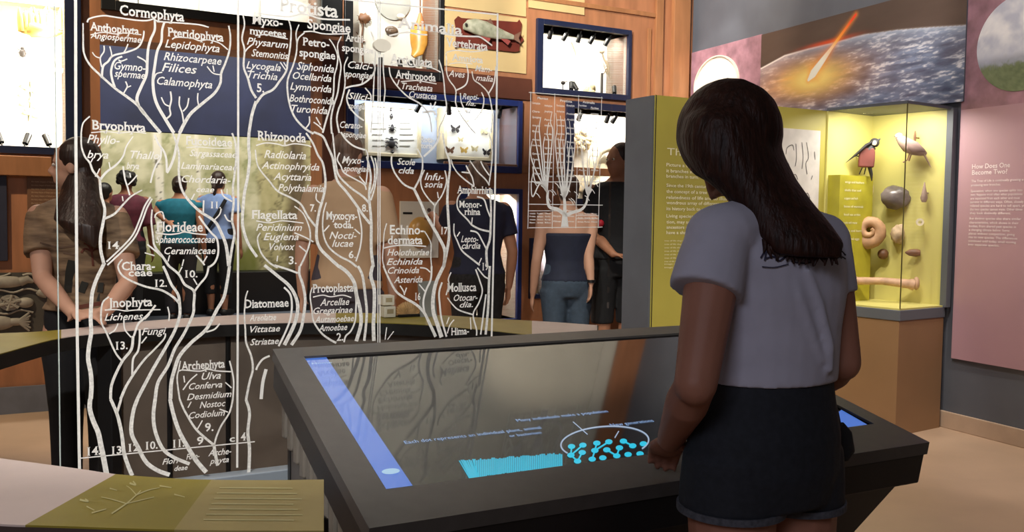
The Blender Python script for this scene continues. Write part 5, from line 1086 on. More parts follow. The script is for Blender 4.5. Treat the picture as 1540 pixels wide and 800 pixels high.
# folds pulled across the back
for pts in ([(1188, 400), (1200, 445), (1215, 490), (1236, 545)], [(1215, 405), (1232, 460), (1246, 520), (1248, 560)], [(1108, 430), (1112, 480), (1102, 540)], [(1135, 470), (1128, 520), (1112, 560)]):
    c.tube([PW(x, y, 1.652+.028*abs(x-1200)/60) for x, y in pts], [.005, .010, .011, .006][:len(pts)], 8)
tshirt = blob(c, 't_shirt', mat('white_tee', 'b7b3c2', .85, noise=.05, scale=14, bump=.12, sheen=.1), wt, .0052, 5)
# shorts
c = MB(); c.loft([wring(1149, 748, 1.74, .135, .104), wring(1147, 700, 1.74, .160, .116), wring(1150, 650, 1.742, .156, .114), wring(1155, 600, 1.745, .138, .102), wring(1159, 562, 1.745, .126, .094)])
for s_ in (-1, 1):
    hp = Vector((hipc.x, hipc.y, 0))+rw3*(s_*.078); c.tube([hp+Z3*.88, hp+Z3*.82, hp+Z3*(.782 if s_ < 0 else .772)], [.088, .093, .094], 22)
shorts = blob(c, 'shorts', mat('dark_denim', '1e2028', .85, noise=.2, scale=80), wt, .0055, 4)
m_fray = mat('frayed_hem', '4c4c54', .9, noise=.3, scale=120)
for s_ in (-1, 1):
    hp = Vector((hipc.x, hipc.y, 0))+rw3*(s_*.078); z = .782 if s_ < 0 else .772; m_ = MB(); m_.ring(hp+Z3*(z-.006), Z3, .089, .097, .012, 40); m_.build('frayed_hem', m_fray, shorts, smooth=60)
# hair
secs = [((1082, 147), (1112, 143), .03, 1.80), ((1050, 157), (1140, 152), .075, 1.80), ((1030, 176), (1158, 172), .105, 1.80), ((1023, 204), (1170, 200), .112, 1.795), ((1029, 232), (1181, 236), .108, 1.785), ((1047, 260), (1198, 270), .095, 1.765), ((1080, 287), (1222, 304), .075, 1.735), ((1118, 322), (1250, 337), .052, 1.695), ((1142, 356), (1270, 365), .036, 1.662), ((1168, 384), (1266, 389), .018, 1.640)]
mh = mat('long_dark_hair', '2c150e', .5, noise=.45, scale=55, stretch=(2, 2, .3), bump=.35, spec=.25)
hr = None
mb = MB(); rg = []
for a, b, dp, Y in secs:
    A_, B2 = PW(*a, Y), PW(*b, Y); c = (A_+B2)/2; u_ = (B2-A_)/2; v_ = ray((a[0]+b[0])/2, (a[1]+b[1])/2).normalized()
    rg.append([c+u_*math.cos(t)+v_*(dp*math.sin(t)) for t in np.linspace(0, 2*math.pi, 33)[:-1]])
mb.loft(rg); hRv = hface.cross(hup).normalized()
mb.ell(hcen+hup*.016-hface*.012, (.088, .103, .104), [hRv, hface, hup])
hr = blob(mb, 'hair', mh, wt, .0055, 6)
s = MB()
for k in range(26):
    f_ = k/25; x0 = 1150+f_*112; y0 = 368+f_*8-14*abs(f_-.5); a = PW(x0, y0, 1.655); L_ = random.uniform(16, 30)
    s.tube([a, PW(x0+random.uniform(-2, 5), y0+L_*.55, 1.645), PW(x0+random.uniform(-4, 9), y0+L_, 1.642)], [.006, .0045, .0012], 6)
s.build('hair_tips', mh, hr, smooth=60)
# script printed across the back of the shirt, partly under the hair
bpy.context.view_layer.update()
print_on(tshirt, [([(1144, 388), (1152, 376), (1150, 392)], 2.6), ([(1150, 389), (1164, 386), (1172, 392), (1184, 385), (1196, 391)], 2.6), ([(1232, 388), (1244, 384), (1252, 391), (1264, 386), (1272, 390)], 2.6), ([(1266, 378), (1272, 384)], 2.4), ([(1146, 401), (1165, 402), (1186, 397)], 1.6), ([(1190, 393), (1210, 396), (1228, 392)], 2)], 'back_print', mat('indigo_print', '26243c', .8), 2)
# little bag hanging at her hip
hb = thing('hip_bag', PW(1262, 690, 1.80), 'small dark bag hanging at the right hip of the woman in white', 'bag')
s = MB(); s.tube([PW(1243, 562, 1.79), PW(1249, 590, 1.785), PW(1258, 620, 1.785), PW(1263, 645, 1.79)], .004, 8, (1, 1.8)); s.build('strap', m_black, hb, smooth=50)
s = MB(); s.tube([PW(1262, 640, 1.79), PW(1267, 655, 1.795), PW(1270, 680, 1.80), PW(1268, 692, 1.80)], [.012, .022, .024, .012], 14, (1, .6)); s.build('pouch', m_blackcloth, hb, smooth=60)
s = MB(); s.ell(PW(1250, 617, 1.775), .006); s.ell(PW(1248, 625, 1.775), .005); s.build('metal_clasp', mat('steel_clasp', 'b0b0b4', .25, metal=1), hb, smooth=60)
# ------------------------------------------------------------------ specimens and wall objects
def wp(px, py, off): u, z = WP.hit(px, py, off); return WP.at(u, z, off)
def wk(px, off=0): return wp(px, 330, off).y/F_PX
wr_, wn = -WP.d, WP.n          # to the right along the wall / into the room
RW = [wr_, wn, Z3]
def solo(mb, name, M, label, cat, group=None, smooth=50, **kw): return mb.build(name, M, None, smooth=smooth, label=label, cat=cat, group=group, **kw)
def knobbly(seed, amt=.25, fr=3.0):
    r_ = np.random.RandomState(seed); ph = r_.rand(6)*6.28
    return lambda d: 1+amt*(math.sin(d[0]*fr+ph[0])*math.sin(d[1]*fr*1.3+ph[1])+.5*math.sin(d[2]*fr*2.1+ph[2])*math.sin(d[0]*fr*2.3+ph[3]))
m_gold = mat('golden_specimen', 'b8924a', .5, noise=.25, scale=14); m_bone = mat('bone', 'e2d8bc', .6, noise=.1, scale=10); m_dk = mat('dark_specimen', '2a2420', .5, noise=.2)
m_coral = mat('cream_coral', 'd8c8a0', .7, noise=.15, scale=20, bump=.2); m_brownsp = mat('brown_specimen', '6e4a30', .5, noise=.25, scale=16)
m_rock = mat('grey_rock', '8e8478', .8, noise=.3, scale=14, bump=.4); m_leaf = mat('pale_leaf', 'b9b98a', .7, noise=.15)
# case a
t = thing('coral_specimen', wp(62, 55, -.18), 'golden branching coral under the top shelf of the white case', 'specimen'); s = MB(); k = wk(60)
for i in range(11):
    x = 34+i*5.6; b_ = wp(x, 46+4*math.sin(i), -.18); s.tube([b_, wp(x-3+2*(i % 3), 26, -.16), wp(x-6+4*(i % 4), 10+5*(i % 2), -.15)], [.03, .022, .004], 8)
s.ell(wp(62, 46, -.18), (26*k, .06, 11*k), RW, fn=knobbly(3, .2, 5)); s.build('coral_branches', m_gold, t, smooth=60)
s = MB(); c = wp(34, 80, -.3)
s.ell(c, (5*k, .012, 6.5*k), RW); s.ell(c+Z3*7*k, (3*k, .01, 3*k), RW); s.box(c-wn*.022, (.003, .02, .003), RW)
for q_ in (-1, 0, 1):
    for sg in (-1, 1): s.tube([c+Z3*q_*3*k, c+wr_*sg*7*k+Z3*q_*6*k], .0025, 6)
solo(s, 'beetle_specimen', m_dk, 'small dark beetle pinned in the white case at the left edge', 'specimen')
t = thing('pressed_plant', wp(48, 180, -.335), 'pale pressed plant on the back of the white case', 'specimen'); s = MB()
s.tube([wp(44, 182, -.33), wp(47, 150, -.33), wp(46, 122, -.33)], .004, 6); s.build('stem', m_leaf, t); s = MB()
for i in range(12):
    x, y = 46+14*math.cos(i*2.3)*(1-.03*i), 126+i*4.4; s.ell(wp(x, y, -.325), (7*k, .006, 3.6*k), RW, 10, 6)
s.build('leaves', m_leaf, t, smooth=60)
# case c
k = wk(600)
s = MB(); s.disc(wp(590, 2, -.338), wn, 29*k, .02, 40); solo(s, 'stone_disc', mat('grey_disc', '8d8d86', .7), 'large grey round slab at the top of the grey lined case', 'specimen')
def shell(px, py, a, b, M, label, off=-.31):
    s = MB(); c = wp(px, py, off); s.ell(c, (a*k, .02, b*k), RW, 20, 12); s.ell(c+wn*.02-Z3*b*.2*k, (a*.55*k, .008, b*.5*k), RW, 14, 8); s.box(c-wn*.012, (.006, .012, .006), RW)
    return solo(s, 'shell_specimen', M, label, 'specimen', 'shells in the grey lined case')
shell(603, 25, 7, 4.5, mat('pale_shell', 'cfc4b0', .4), 'small pale oval shell above the dark shell in the grey case'); shell(589, 46, 11, 7, mat('dark_shell', '5a4a3c', .3, noise=.3), 'dark oval shell beside the amber specimen in the grey case')
t = thing('seed_head_specimen', wp(547, 70, -.3), 'brown spiky seed head on a stalk in the grey case', 'specimen')
s = MB(); s.tube([wp(546, 95, -.3), wp(544, 60, -.3), wp(546, 34, -.3)], .006, 8); s.tube([wp(544, 62, -.3), wp(536, 48, -.3)], .004, 6); s.box(wp(546, 62, -.32), (.01, .02, .01), RW); s.build('stalk', m_brownsp, t)
s = MB(); c = wp(548, 28, -.29); s.ell(c, (9*k, .03, 7*k), RW, fn=knobbly(5, .3, 6))
for i in range(9): a = i*.7; s.tube([c, c+wr_*(13*k*math.cos(a))+Z3*(11*k*math.sin(a))], [.008, .001], 6)
s.build('seed_head', m_brownsp, t, smooth=60)
t = thing('amber_specimen', wp(631, 86, -.22), 'amber coloured specimen hanging by a cord in the grey case', 'specimen')
s = MB(); s.tube([wp(632, -52, -.2), wp(632, 22, -.2)], .006, 8); s.build('cord', m_brownsp, t); s = MB()
s.tube([wp(632, 20, -.2), wp(632, 32, -.2), wp(631, 40, -.2)], [.012, .03, .045], 16); s.build('cap', mat('amber_cap', 'c07a4a', .4), t, smooth=50)
s = MB(); s.tube([wp(631, 41, -.2), wp(630, 52, -.2), wp(630, 66, -.2), wp(628, 78, -.2), wp(621, 85, -.2)], [.066, .072, .068, .05, .018], 20, (1, .6)); s.build('amber_body', mat('amber_body', 'c8913c', .35, noise=.25, scale=10), t, smooth=60)
# fish plaque
t = thing('fish_plaque', wp(735, 78, .012), 'stuffed silver fish mounted on a red brown wall plaque', 'mounted fish'); k = wk(735)
pl = [(683, 30), (689, 24), (694, 27), (735, 30), (778, 33), (781, 29), (785, 36), (783, 52), (788, 60), (782, 66), (781, 77), (772, 78), (735, 74), (690, 70), (684, 72), (686, 50)]
s = MB(); A_ = [wp(x, y, .014) for x, y in pl]; B3 = [wp(x, y, .034) for x, y in pl]; s.loft([A_, B3]); s.build('plaque_board', mat('plaque_red', '6b2c20', .5, noise=.15), t)
ax = [(697, 40, 4), (703, 38, 8), (715, 40, 11.5), (730, 44, 12), (745, 49, 9.5), (760, 53, 6), (772, 56, 3.6)]
s = MB(); s.loft([[wp(x, y, .075)+Z3*(h_*k*math.cos(a))+wn*(h_*.55*k*math.sin(a)) for a in np.linspace(0, 2*math.pi, 19)[:-1]] for x, y, h_ in ax])
s.build('fish_body', mat('fish_silver', '8e9078', .3, noise=.35, scale=18, col2='c2bfa8'), t, smooth=60)
def fin(pts, nm, M): s = MB(); a = [wp(x, y, .072) for x, y in pts]; b = [wp(x, y, .080) for x, y in pts]; s.loft([a, b]); s.build(nm, M, t)
m_fin = mat('fin_brown', '7c5a4a', .5); fin([(771, 54), (784, 47), (780, 57), (784, 66), (771, 58)], 'tail_fin', m_fin); fin([(728, 34), (738, 28), (744, 40)], 'dorsal_fin', m_fin); fin([(722, 53), (734, 66), (738, 58), (730, 52)], 'pelvic_fin', mat('fin_red', '9c4a44', .5)); fin([(750, 56), (764, 68), (768, 62), (758, 56)], 'anal_fin', mat('fin_red', '9c4a44', .5))
s = MB(); s.ell(wp(701, 37, .108), (.012, .008, .012), RW); s.build('fish_eye', m_dk, t, smooth=60)
s = MB(); s.box(wp(725, 46, .045), (.03, .02, .02), RW); s.build('mounting_peg', m_dk, t)
# case e
k = wk(900); zf = HOLES['e'][1]
t = thing('bird_skeleton', WP.at(WP.hit(906, 130, -.2)[0], zf, -.2), 'small bird skeleton perched on a dark post in the white case', 'specimen')
pb_ = WP.at(WP.hit(905, 130, -.2)[0], zf, -.2); s = MB(); s.tube([pb_, wp(905.5, 110, -.2)], .012, 10); s.build('post', m_dk, t, smooth=50)
s = MB(); s.ell(wp(905, 77, -.2), (5*k, .02, 4*k), RW); s.tube([wp(901, 78, -.2), wp(897, 81, -.2)], [.008, .002], 8); s.tube([wp(906, 81, -.2), wp(909, 90, -.2), wp(914, 97, -.2), wp(915, 106, -.2), wp(917, 118, -.2)], [.008, .010, .014, .010, .003], 8)
for i in range(5): a = wp(911+i, 92+i*3.2, -.2); s.tube([a, a-wr_*5*k-Z3*4*k, a-wr_*2*k-Z3*8*k], .004, 6)
s.tube([wp(912, 104, -.2), wp(908, 111, -.2)], .005, 6); s.tube([wp(914, 104, -.2), wp(912, 112, -.2)], .005, 6); s.build('bones', mat('aged_bone', '8c7c66', .6, noise=.3, scale=30), t, smooth=60)
s = MB(); c = WP.at(WP.hit(887, 124, -.15)[0], zf, -.15)
for i in range(14): a = i*2.4; rr_ = 8*k*math.sqrt(i/14); s.ell(c+wr_*(rr_*math.cos(a))+wn*(rr_*.6*math.sin(a))+Z3*(6+3*(i % 3))*k, (3.4*k, .025, 4.4*k), RW, 10, 7)
s.ell(c+Z3*4*k, (9*k, .05, 5*k), RW); solo(s, 'coral_specimen', m_coral, 'cream knobbly coral beside the bird skeleton', 'specimen')
s = MB(); s.tube([wp(862, 62, -.335), wp(866, 72, -.33), wp(868, 82, -.325), wp(864, 92, -.325)], [.05, .045, .03, .008], 12, (.5, 1)); solo(s, 'horn_specimen', mat('pale_horn', 'd4cdbd', .5), 'pale curved horn on the back of the white case', 'specimen')
s = MB(); c = WP.at(WP.hit(847, 112, -.2)[0], zf, -.2); s.tube([c, c+Z3*14*k], .004, 6); s.ell(c+Z3*16*k, (4*k, .012, 3*k), RW); s.tube([c+Z3*17*k, c+Z3*19*k+wr_*9*k], [.006, .002], 6); solo(s, 'bird_specimen', m_dk, 'tiny dark specimen on a wire in the white case', 'specimen')
# case f: insect boxes
def ibox(x0, y0, x1, y1, label):
    t = thing('insect_box', WP.at(*WP.hit((x0+x1)/2, y1, -.2), -.2), label, 'insect box', 'pinned insect boxes'); r = WP.rect(x0, y0, x1, y1, -.2)
    s = MB(); s.pbox(WP, r[0]+.02, r[1]+.02, r[2]-.02, r[3]-.02, -.335, -.205); s.build('paper', mat('insect_paper', 'f2ecdc', .7, noise=.03), t); s = MB(); w = .028
    for a in ((r[0], r[1], r[0]+w, r[3]), (r[2]-w, r[1], r[2], r[3]), (r[0]+w, r[1], r[2]-w, r[1]+w), (r[0]+w, r[3]-w, r[2]-w, r[3])): s.pbox(WP, *a, -.335, -.19)
    s.build('box_frame', mat('pale_wood', 'd8c69e', .5, noise=.1), t, bev=.004); return t, r
tL, r = ibox(548, 157, 633, 236, 'pale insect box with large dark beetle and label lines'); k = wk(590)
def bug(px, py, h_, t, nm='pinned_beetle'):
    s = MB(); c = wp(px, py, -.196); s.ell(c-Z3*h_*.15*k, (h_*.34*k, .010, h_*.38*k), RW); s.ell(c+Z3*h_*.26*k, (h_*.24*k, .008, h_*.14*k), RW); s.ell(c+Z3*h_*.42*k, (h_*.14*k, .007, h_*.09*k), RW)
    for q_ in (-.25, 0, .22):
        for sg in (-1, 1): s.tube([c+Z3*q_*h_*k, c+wr_*sg*h_*.45*k+Z3*(q_*1.3+.05)*h_*k, c+wr_*sg*h_*.58*k+Z3*(q_*1.6-.08)*h_*k], .0035*h_/14, 5)
    s.build(nm, m_dk, t, smooth=60)
bug(589, 214, 17, tL); bug(590, 192, 11, tL); bug(589, 174, 8, tL); bug(588, 165, 5, tL); bug(590, 228, 6, tL)
s = MB()
for i, (x0, x1, y, w_) in enumerate(((560, 578, 176, 'Coleoptera'), (600, 618, 178, 'Mouche'), (562, 580, 188, 'Carabus'), (598, 622, 188, 'articulata'), (560, 578, 198, 'Lucanus'), (600, 616, 206, 'insecta'), (562, 580, 212, 'elytra'), (602, 622, 222, 'larva'))):
    pass
for i in range(14): y = 168+(i//2)*8.6; x0 = 560 if i % 2 == 0 else 601; a = WP.hit(x0, y, -.2); b = WP.hit(x0+15+(i*5) % 8, y, -.2); ribbon(s, lambda u, z: WP.at(u, z, -.203), [a, b], .008)
s.build('label_lines', mat('grey_ink', '8c8676', .7), tL)
tR, r = ibox(667, 163, 741, 241, 'pale insect box pinned with butterflies')
def butterfly(px, py, h_, M, t, a0=0):
    s = MB(); c = wp(px, py, -.194); s.ell(c, (h_*.06*k, .006, h_*.34*k), RW, 8, 6)
    for sg in (-1, 1):
        for pts in (((.05, .12), (.5, .48), (.62, .34), (.48, .06), (.05, -.02)), ((.05, 0), (.42, .02), (.48, -.2), (.3, -.42), (.05, -.18))):
            A_ = [c+wr_*(sg*x*h_*k)+Z3*(z*h_*k)+wn*(.004+x*.01) for x, z in pts]; s.loft([A_, [p+wn*.003 for p in A_]])
    s.build('butterfly', M, t)
for x, y, h_, M in ((684, 194, 15, m_dk), (704, 178, 13, mat('cream_wing', 'c8b88a', .6)), (676, 226, 13, m_brownsp), (697, 226, 12, mat('yellow_wing', 'd0a84a', .6)), (713, 224, 11, mat('cream_wing', 'c8b88a', .6)), (731, 229, 13, m_dk), (692, 210, 9, mat('cream_wing', 'c8b88a', .6)), (727, 196, 14, mat('cream_wing', 'c8b88a', .6)), (704, 168, 7, m_dk)): butterfly(x, y, h_, M, tR)
# case g: brown seashell with card
k = wk(740); zf = HOLES['g'][1]; cc_ = WP.at(WP.hit(742, 460, -.12)[0], zf, -.12); top_ = WP.hit(744, 428, -.12)[1]; bot_ = WP.hit(744, 470, -.12)[1]
s = MB(); s.tube([Vector((cc_.x, cc_.y, zf)), Vector((cc_.x, cc_.y, bot_+.01))], .01, 8)
s.ell(Vector((cc_.x, cc_.y, (top_+bot_)/2)), (8.5*k, .05, (top_-bot_)/2), RW, 18, 12, fn=lambda d: 1+.06*math.sin(d[2]*18)); solo(s, 'seashell', mat('brown_shell', 'a86a3a', .4, noise=.3, scale=20), 'brown ridged seashell in the tall lit case', 'specimen')
# case h: coral and big pale bone
k = wk(890); 
s = MB(); c = wp(876, 212, -.30)
for i in range(22): a = i*2.4; rr_ = 15*k*math.sqrt(i/22); s.ell(c+wr_*(rr_*math.cos(a))+Z3*(rr_*.95*math.sin(a))+wn*.02*math.sin(i*1.7), (5*k, .035, 5*k), RW, 10, 7)
solo(s, 'coral_specimen', m_coral, 'cream branching coral behind the small etched chart', 'specimen')
s = MB(); s.tube([wp(872, 290, -.25), wp(882, 276, -.25), wp(890, 262, -.25), wp(892, 244, -.25), wp(900, 228, -.25), wp(914, 222, -.25), wp(928, 226, -.25), wp(934, 240, -.25), wp(930, 256, -.25), wp(926, 268, -.25)], [.03, .055, .05, .05, .045, .04, .045, .05, .045, .03], 14)
s.tube([wp(884, 282, -.25), wp(900, 282, -.25), wp(920, 276, -.25), wp(936, 268, -.25)], [.06, .075, .07, .05], 14, (1, 1)); s.ell(wp(905, 262, -.28), (14*k, .03, 18*k), RW); s.box(wp(900, 285, -.29), (.1, .045, .03), RW)
o = blob(s, 'bone_specimen', m_bone, None, .012, 5, label='large pale arched bone in the lit case beside the yellow panel', cat='specimen')
# case i
k = wk(812); s = MB(); r = HOLES['i']; c = WP.at((r[0]+r[2])/2, r[1], -.12)
t = thing('figure_specimen', c, 'pink and gold specimen inside the small lit niche', 'specimen')
s.tube([c+Z3*.16, c+Z3*.22, c+Z3*.30, c+Z3*.34], [.03, .045, .04, .015], 12); s.tube([c+Z3*.3, c+Z3*.33+wr_*.03], [.012, .005], 8); s.build('pink_top', mat('pink_specimen', 'd8a0b4', .5, noise=.2, scale=20), t, smooth=60)
s = MB(); s.tube([c, c+Z3*.02, c+Z3*.08, c+Z3*.17], [.04, .035, .03, .035], 12); s.ell(c+Z3*.07+wr_*.02, .025); s.ell(c+Z3*.11-wr_*.02, .02); s.build('gold_base', m_gold, t, smooth=60)
# white wall board with amber dome
t = thing('wall_board', wp(631, 388, .02), 'white wall board with an amber dome and dark slot', 'wall board'); r = WP.rect(602, 303, 660, 388, .03)
s = MB(); s.pbox(WP, r[0], r[1], r[2], r[3], .003, .03); s.build('board', mat('board_white', 'd8d4cc', .5, noise=.03), t, bev=.004)
k = wk(630); s = MB(); s.ell(wp(632, 350, .03), (20*k, .07, 24*k), RW, 24, 14, fn=lambda d: 1 if d[1] > -.05 else .98); s.build('amber_dome', mat('amber_dome', 'b58a4a', .3, noise=.2, scale=8), t, smooth=60)
s = MB(); a = WP.rect(606, 319, 620, 322, .03); s.pbox(WP, a[0], a[1], a[2], a[3], .03, .033); s.build('slot', m_black, t); s = MB(); s.disc(wp(645, 316, .03), wn, 3*k, .004, 16); s.build('screw_cap', mat('steel_clasp', 'b0b0b4', .25, metal=1), t)
# left wall: navy panel, brown text panel, carved relief
s = MB(); r = WP.rect(-60, 254, 11, 393, .03); s.pbox(WP, *r, .003, .03); solo(s, 'dark_panel', mat('navy_panel', '2a2c3e', .5), 'dark navy panel on the timber wall at the left edge', 'wall panel', bev=.004, smooth=None)
t = thing('text_panel', wp(58, 350, .02), 'brown text panel on the timber wall beside the woman in camp shirt', 'exhibit panel'); r = WP.rect(41, 257, 112, 351, .02)
s = MB(); s.pbox(WP, *r, .003, .02); s.build('panel_board', mat('brown_panel', '6e4c34', .55, noise=.08), t, bev=.003); s = MB()
a = WP.hit(47, 265, .02); b = WP.hit(100, 265, .02); fp = lambda u, z: WP.at(u, z, .0215)
write(s, fp, 'The Sea and Its Living Forms', a[0], b[0], a[1], 4*wk(60)); 
for i in range(11): a = WP.hit(47, 274+i*5.4, .02); b = WP.hit(104-(i*7) % 12, 274+i*5.4, .02); write(s, fp, 'the many shapes of fishes and sea creatures', a[0], b[0], a[1], 2.4*wk(60))
s.build('panel_text', mat('tan_ink', 'b89a7c', .6), t)
t = thing('carved_relief', wp(20, 502, .05), 'grey carved relief of fishes and sea stars on the lower left wall', 'carved relief'); k = wk(20)
m_rel = mat('relief_grey', '9a948a', .5, noise=.2, scale=12); r = WP.rect(-90, 410, 125, 503, .02); s = MB(); s.pbox(WP, *r, .003, .02); s.build('relief_board', mat('relief_dark', '4a4640', .6), t)
def wstroke(pts, w, off=.03, nm='carved_wave'): s = MB(); s.tube([wp(x, y, off) for x, y in smooth_line(pts, 4)], w*k, 8); s.build(nm, m_rel, t, smooth=60)
s = MB(); c = wp(15, 455, .03); s.disc(c, wn, 15*k, .012, 20, 12*k)
for i in range(6): a = i*math.pi/3+.3; s.tube([c+wn*.016, c+wn*.016+wr_*(15*k*math.cos(a))+Z3*(12*k*math.sin(a))], .010, 6)
for i in range(6): a = i*math.pi/3+.3; b = a+math.pi/3; s.tube([c+wn*.016+wr_*(9*k*math.cos(a))+Z3*(7*k*math.sin(a)), c+wn*.016+wr_*(9*k*math.cos(b))+Z3*(7*k*math.sin(b))], .007, 6)
s.build('carved_star', m_rel, t, smooth=40)
s = MB(); s.ell(wp(-5, 486, .03), (24*k, .03, 11*k), RW, 20, 12); s.ell(wp(22, 484, .03), (14*k, .02, 6*k), RW)
for i in range(7): s.tube([wp(28, 484, .035), wp(44+2*(i % 2), 470+i*4.6, .035)], [.014, .006], 6)
s.build('carved_fish', m_rel, t, smooth=50)
s = MB(); s.ell(wp(8, 424, .03), (28*k, .025, 9*k), RW, 20, 12); s.tube([wp(30, 424, .03), wp(42, 420, .03), wp(50, 424, .03)], [.03, .025, .01], 8); s.ell(wp(38, 455, .03), (12*k, .025, 8*k), RW); s.ell(wp(78, 440, .03), (22*k, .025, 9*k), RW); s.ell(wp(90, 475, .03), (20*k, .025, 10*k), RW); s.build('carved_fish', m_rel, t, smooth=50)
wstroke([(-20, 440), (0, 436), (20, 440), (40, 434), (56, 438)], 1.6); wstroke([(-10, 470), (12, 472), (30, 466), (50, 470)], 1.6); wstroke([(34, 414), (46, 412), (52, 418), (48, 424), (43, 420)], 1.8); wstroke([(-20, 412), (0, 416), (16, 411)], 1.5)
# things on the far counter
def onc(px, py): return on_z(px, py, CT)
cpt = onc(613, 476); k = cpt.y/F_PX
t = thing('fan_coral', cpt, 'fan shaped tan coral standing on the far counter', 'specimen'); s = MB()
pts = [cpt+wr_*(21*k*math.cos(a)*1.05)+Z3*(2*k+22*k*abs(math.sin(a))*.95) for a in np.linspace(.12, math.pi-.12, 17)]
for p in pts: s.tube([cpt+Z3*.01, cpt.lerp(p, .6)+wn*.008, p], [.008, .007, .004], 6)
F_ = [cpt+wn*.004]+[cpt.lerp(p, .93)+wn*.004 for p in pts]; s.loft([F_, [p-wn*.008 for p in F_]]); s.build('fan', mat('tan_coral', 'c29a68', .6, noise=.25, scale=40, bump=.2), t, smooth=50)
s = MB(); s.box(cpt+Z3*.006, (.05, .025, .006), RW); s.build('stand', m_black, t, bev=.002)
for lab, x, y0, y1, w_, off in (('white box lying below another white box on the far counter', 583, 479, 462, 9, 0), ('topmost white box of the two on the far counter', 581, 461.5, 446, 9, .001)):
    a = onc(x, 477); z0 = CT+.001+(479-y0)*k+off; s = MB(); s.box(Vector((a.x, a.y, z0+(y0-y1)*k/2)), (w_*k, .03, (y0-y1)*k/2-.001), RW); o = solo(s, 'white_box', mat('box_white', 'e6dfcf', .5, noise=.03), lab, 'box', 'white boxes on the counter', bev=.003, smooth=None)
    s = MB(); s.box(Vector((a.x, a.y, z0+(y0-y1)*k*.55))+wn*.031, (w_*k*.55, .001, (y0-y1)*k*.2), RW); s.build('box_label', mat('box_label_tan', 'b0a080', .6), o)
a = onc(640, 476); s = MB(); s.hexa([a-wr_*.03+wn*.015, a+wr_*.05+wn*.015, a+wr_*.05+wn*.009, a-wr_*.03+wn*.009, a-wr_*.03-wn*.02+Z3*.155, a+wr_*.05-wn*.02+Z3*.155, a+wr_*.05-wn*.026+Z3*.155, a-wr_*.03-wn*.026+Z3*.155]); solo(s, 'label_card', mat('card_grey', '8e8e88', .6), 'grey label card propped on the far counter beside the coral', 'card', smooth=None)
# rock in the round niche
s = MB(); c = RP.at(*RP.hit(1082, 141, .07), .07); k = c.y/F_PX; RR = [RP.d, RP.n, Z3]
ring_ = [(1056, 158), (1064, 142), (1078, 128), (1090, 118), (1100, 122), (1106, 130), (1107, 150), (1104, 165), (1070, 166)]
A_ = [RP.at(*RP.hit(x, y, .03), .03) for x, y in ring_]; B3 = [RP.at(*RP.hit(1082+(x-1082)*.8, 146+(y-146)*.8, .12), .12) for x, y in ring_]; C3 = [RP.at(*RP.hit(1084+(x-1084)*.35, 142+(y-142)*.4, .15), .15) for x, y in ring_]
s.loft([A_, B3, C3]); o = solo(s, 'rock_specimen', m_rock, 'grey angular rock mounted in the white oval niche', 'rock', smooth=25)
# ---- specimens in the corner case, hung on its yellow lining
CPb = Plane((Q4.x, Q4.y), (Q3.x-Q4.x, Q3.y-Q4.y))        # lining behind, on the right
CPl = Plane((Q1.x, Q1.y), (Q4.x-Q1.x, Q4.y-Q1.y))        # lining on the left
def cp(px, py, off=.06):
    pl = CPb if px > 1312 else CPl; u, z = pl.hit(px, py, off+.012); return pl.at(u, z, off+.012), pl
def axes(pl):
    d = pl.d if pl.d.x > 0 else -pl.d; return d, pl.n
def peg(s, c, n, off): s.tube([c-n*(off+.005), c], .004, 8)
# carved bird hung beak down, with red body
c, pl = cp(1305, 230, .10); d, n = axes(pl); d, n = Vector((.958, -.286, 0)), Vector((-.286, -.958, 0)); k = c.y/F_PX; R_ = [d, n, Z3]
t = thing('red_bird', c, 'dark winged bird with a square red body in the corner case', 'specimen'); s = MB()
X = lambda px, py, dn=0: c+d*((px-1305)*k)-Z3*((py-230)*k)+n*dn
s.loft([[X(x, y, .028), X(x+w, y+1, .028), X(x+w, y+1, -.03), X(x, y, -.03)] for x, y, w in ((1298, 222, 15), (1293, 228, 22), (1292, 240, 23), (1292, 251, 22))]); s.build('red_body', mat('bird_red', '6a332c', .6, noise=.2), t, bev=.008)
s = MB(); s.ell(X(1314, 215, 0), (7*k, .03, 7*k), R_); s.tube([X(1318, 212, .01), X(1322, 209, .01)], [.01, .002], 8); s.tube([X(1312, 220), X(1306, 226)], [.025, .03], 12); s.build('bird_head', mat('bird_dark', '2c2a30', .5), t, smooth=60)
s = MB(); s.tube([X(1312, 213, .025), X(1302, 219, .03), X(1290, 231, .03), X(1274, 245, .025)], [.012, .026, .022, .002], 12, (.4, 1)); s.build('wing', mat('bird_dark', '2c2a30', .5), t, smooth=60)
s = MB(); s.ell(X(1313, 216, .03), (3.5*k, .012, 4*k), R_); s.build('white_face', m_bone, t, smooth=60)
s = MB(); s.tube([X(1308, 250), X(1311, 262), X(1312, 272)], [.022, .018, .004], 10, (.5, 1)); s.build('tail', mat('bird_dark', '2c2a30', .5), t, smooth=60)
s = MB(); s.tube([X(1298, 252), X(1294, 262)], .004, 6); s.tube([X(1303, 252), X(1301, 262)], .004, 6); s.tube([X(1305, 240, -.02), c-n*.02-(axes(pl)[1]*.11)], .005, 8); s.build('legs', m_dk, t)
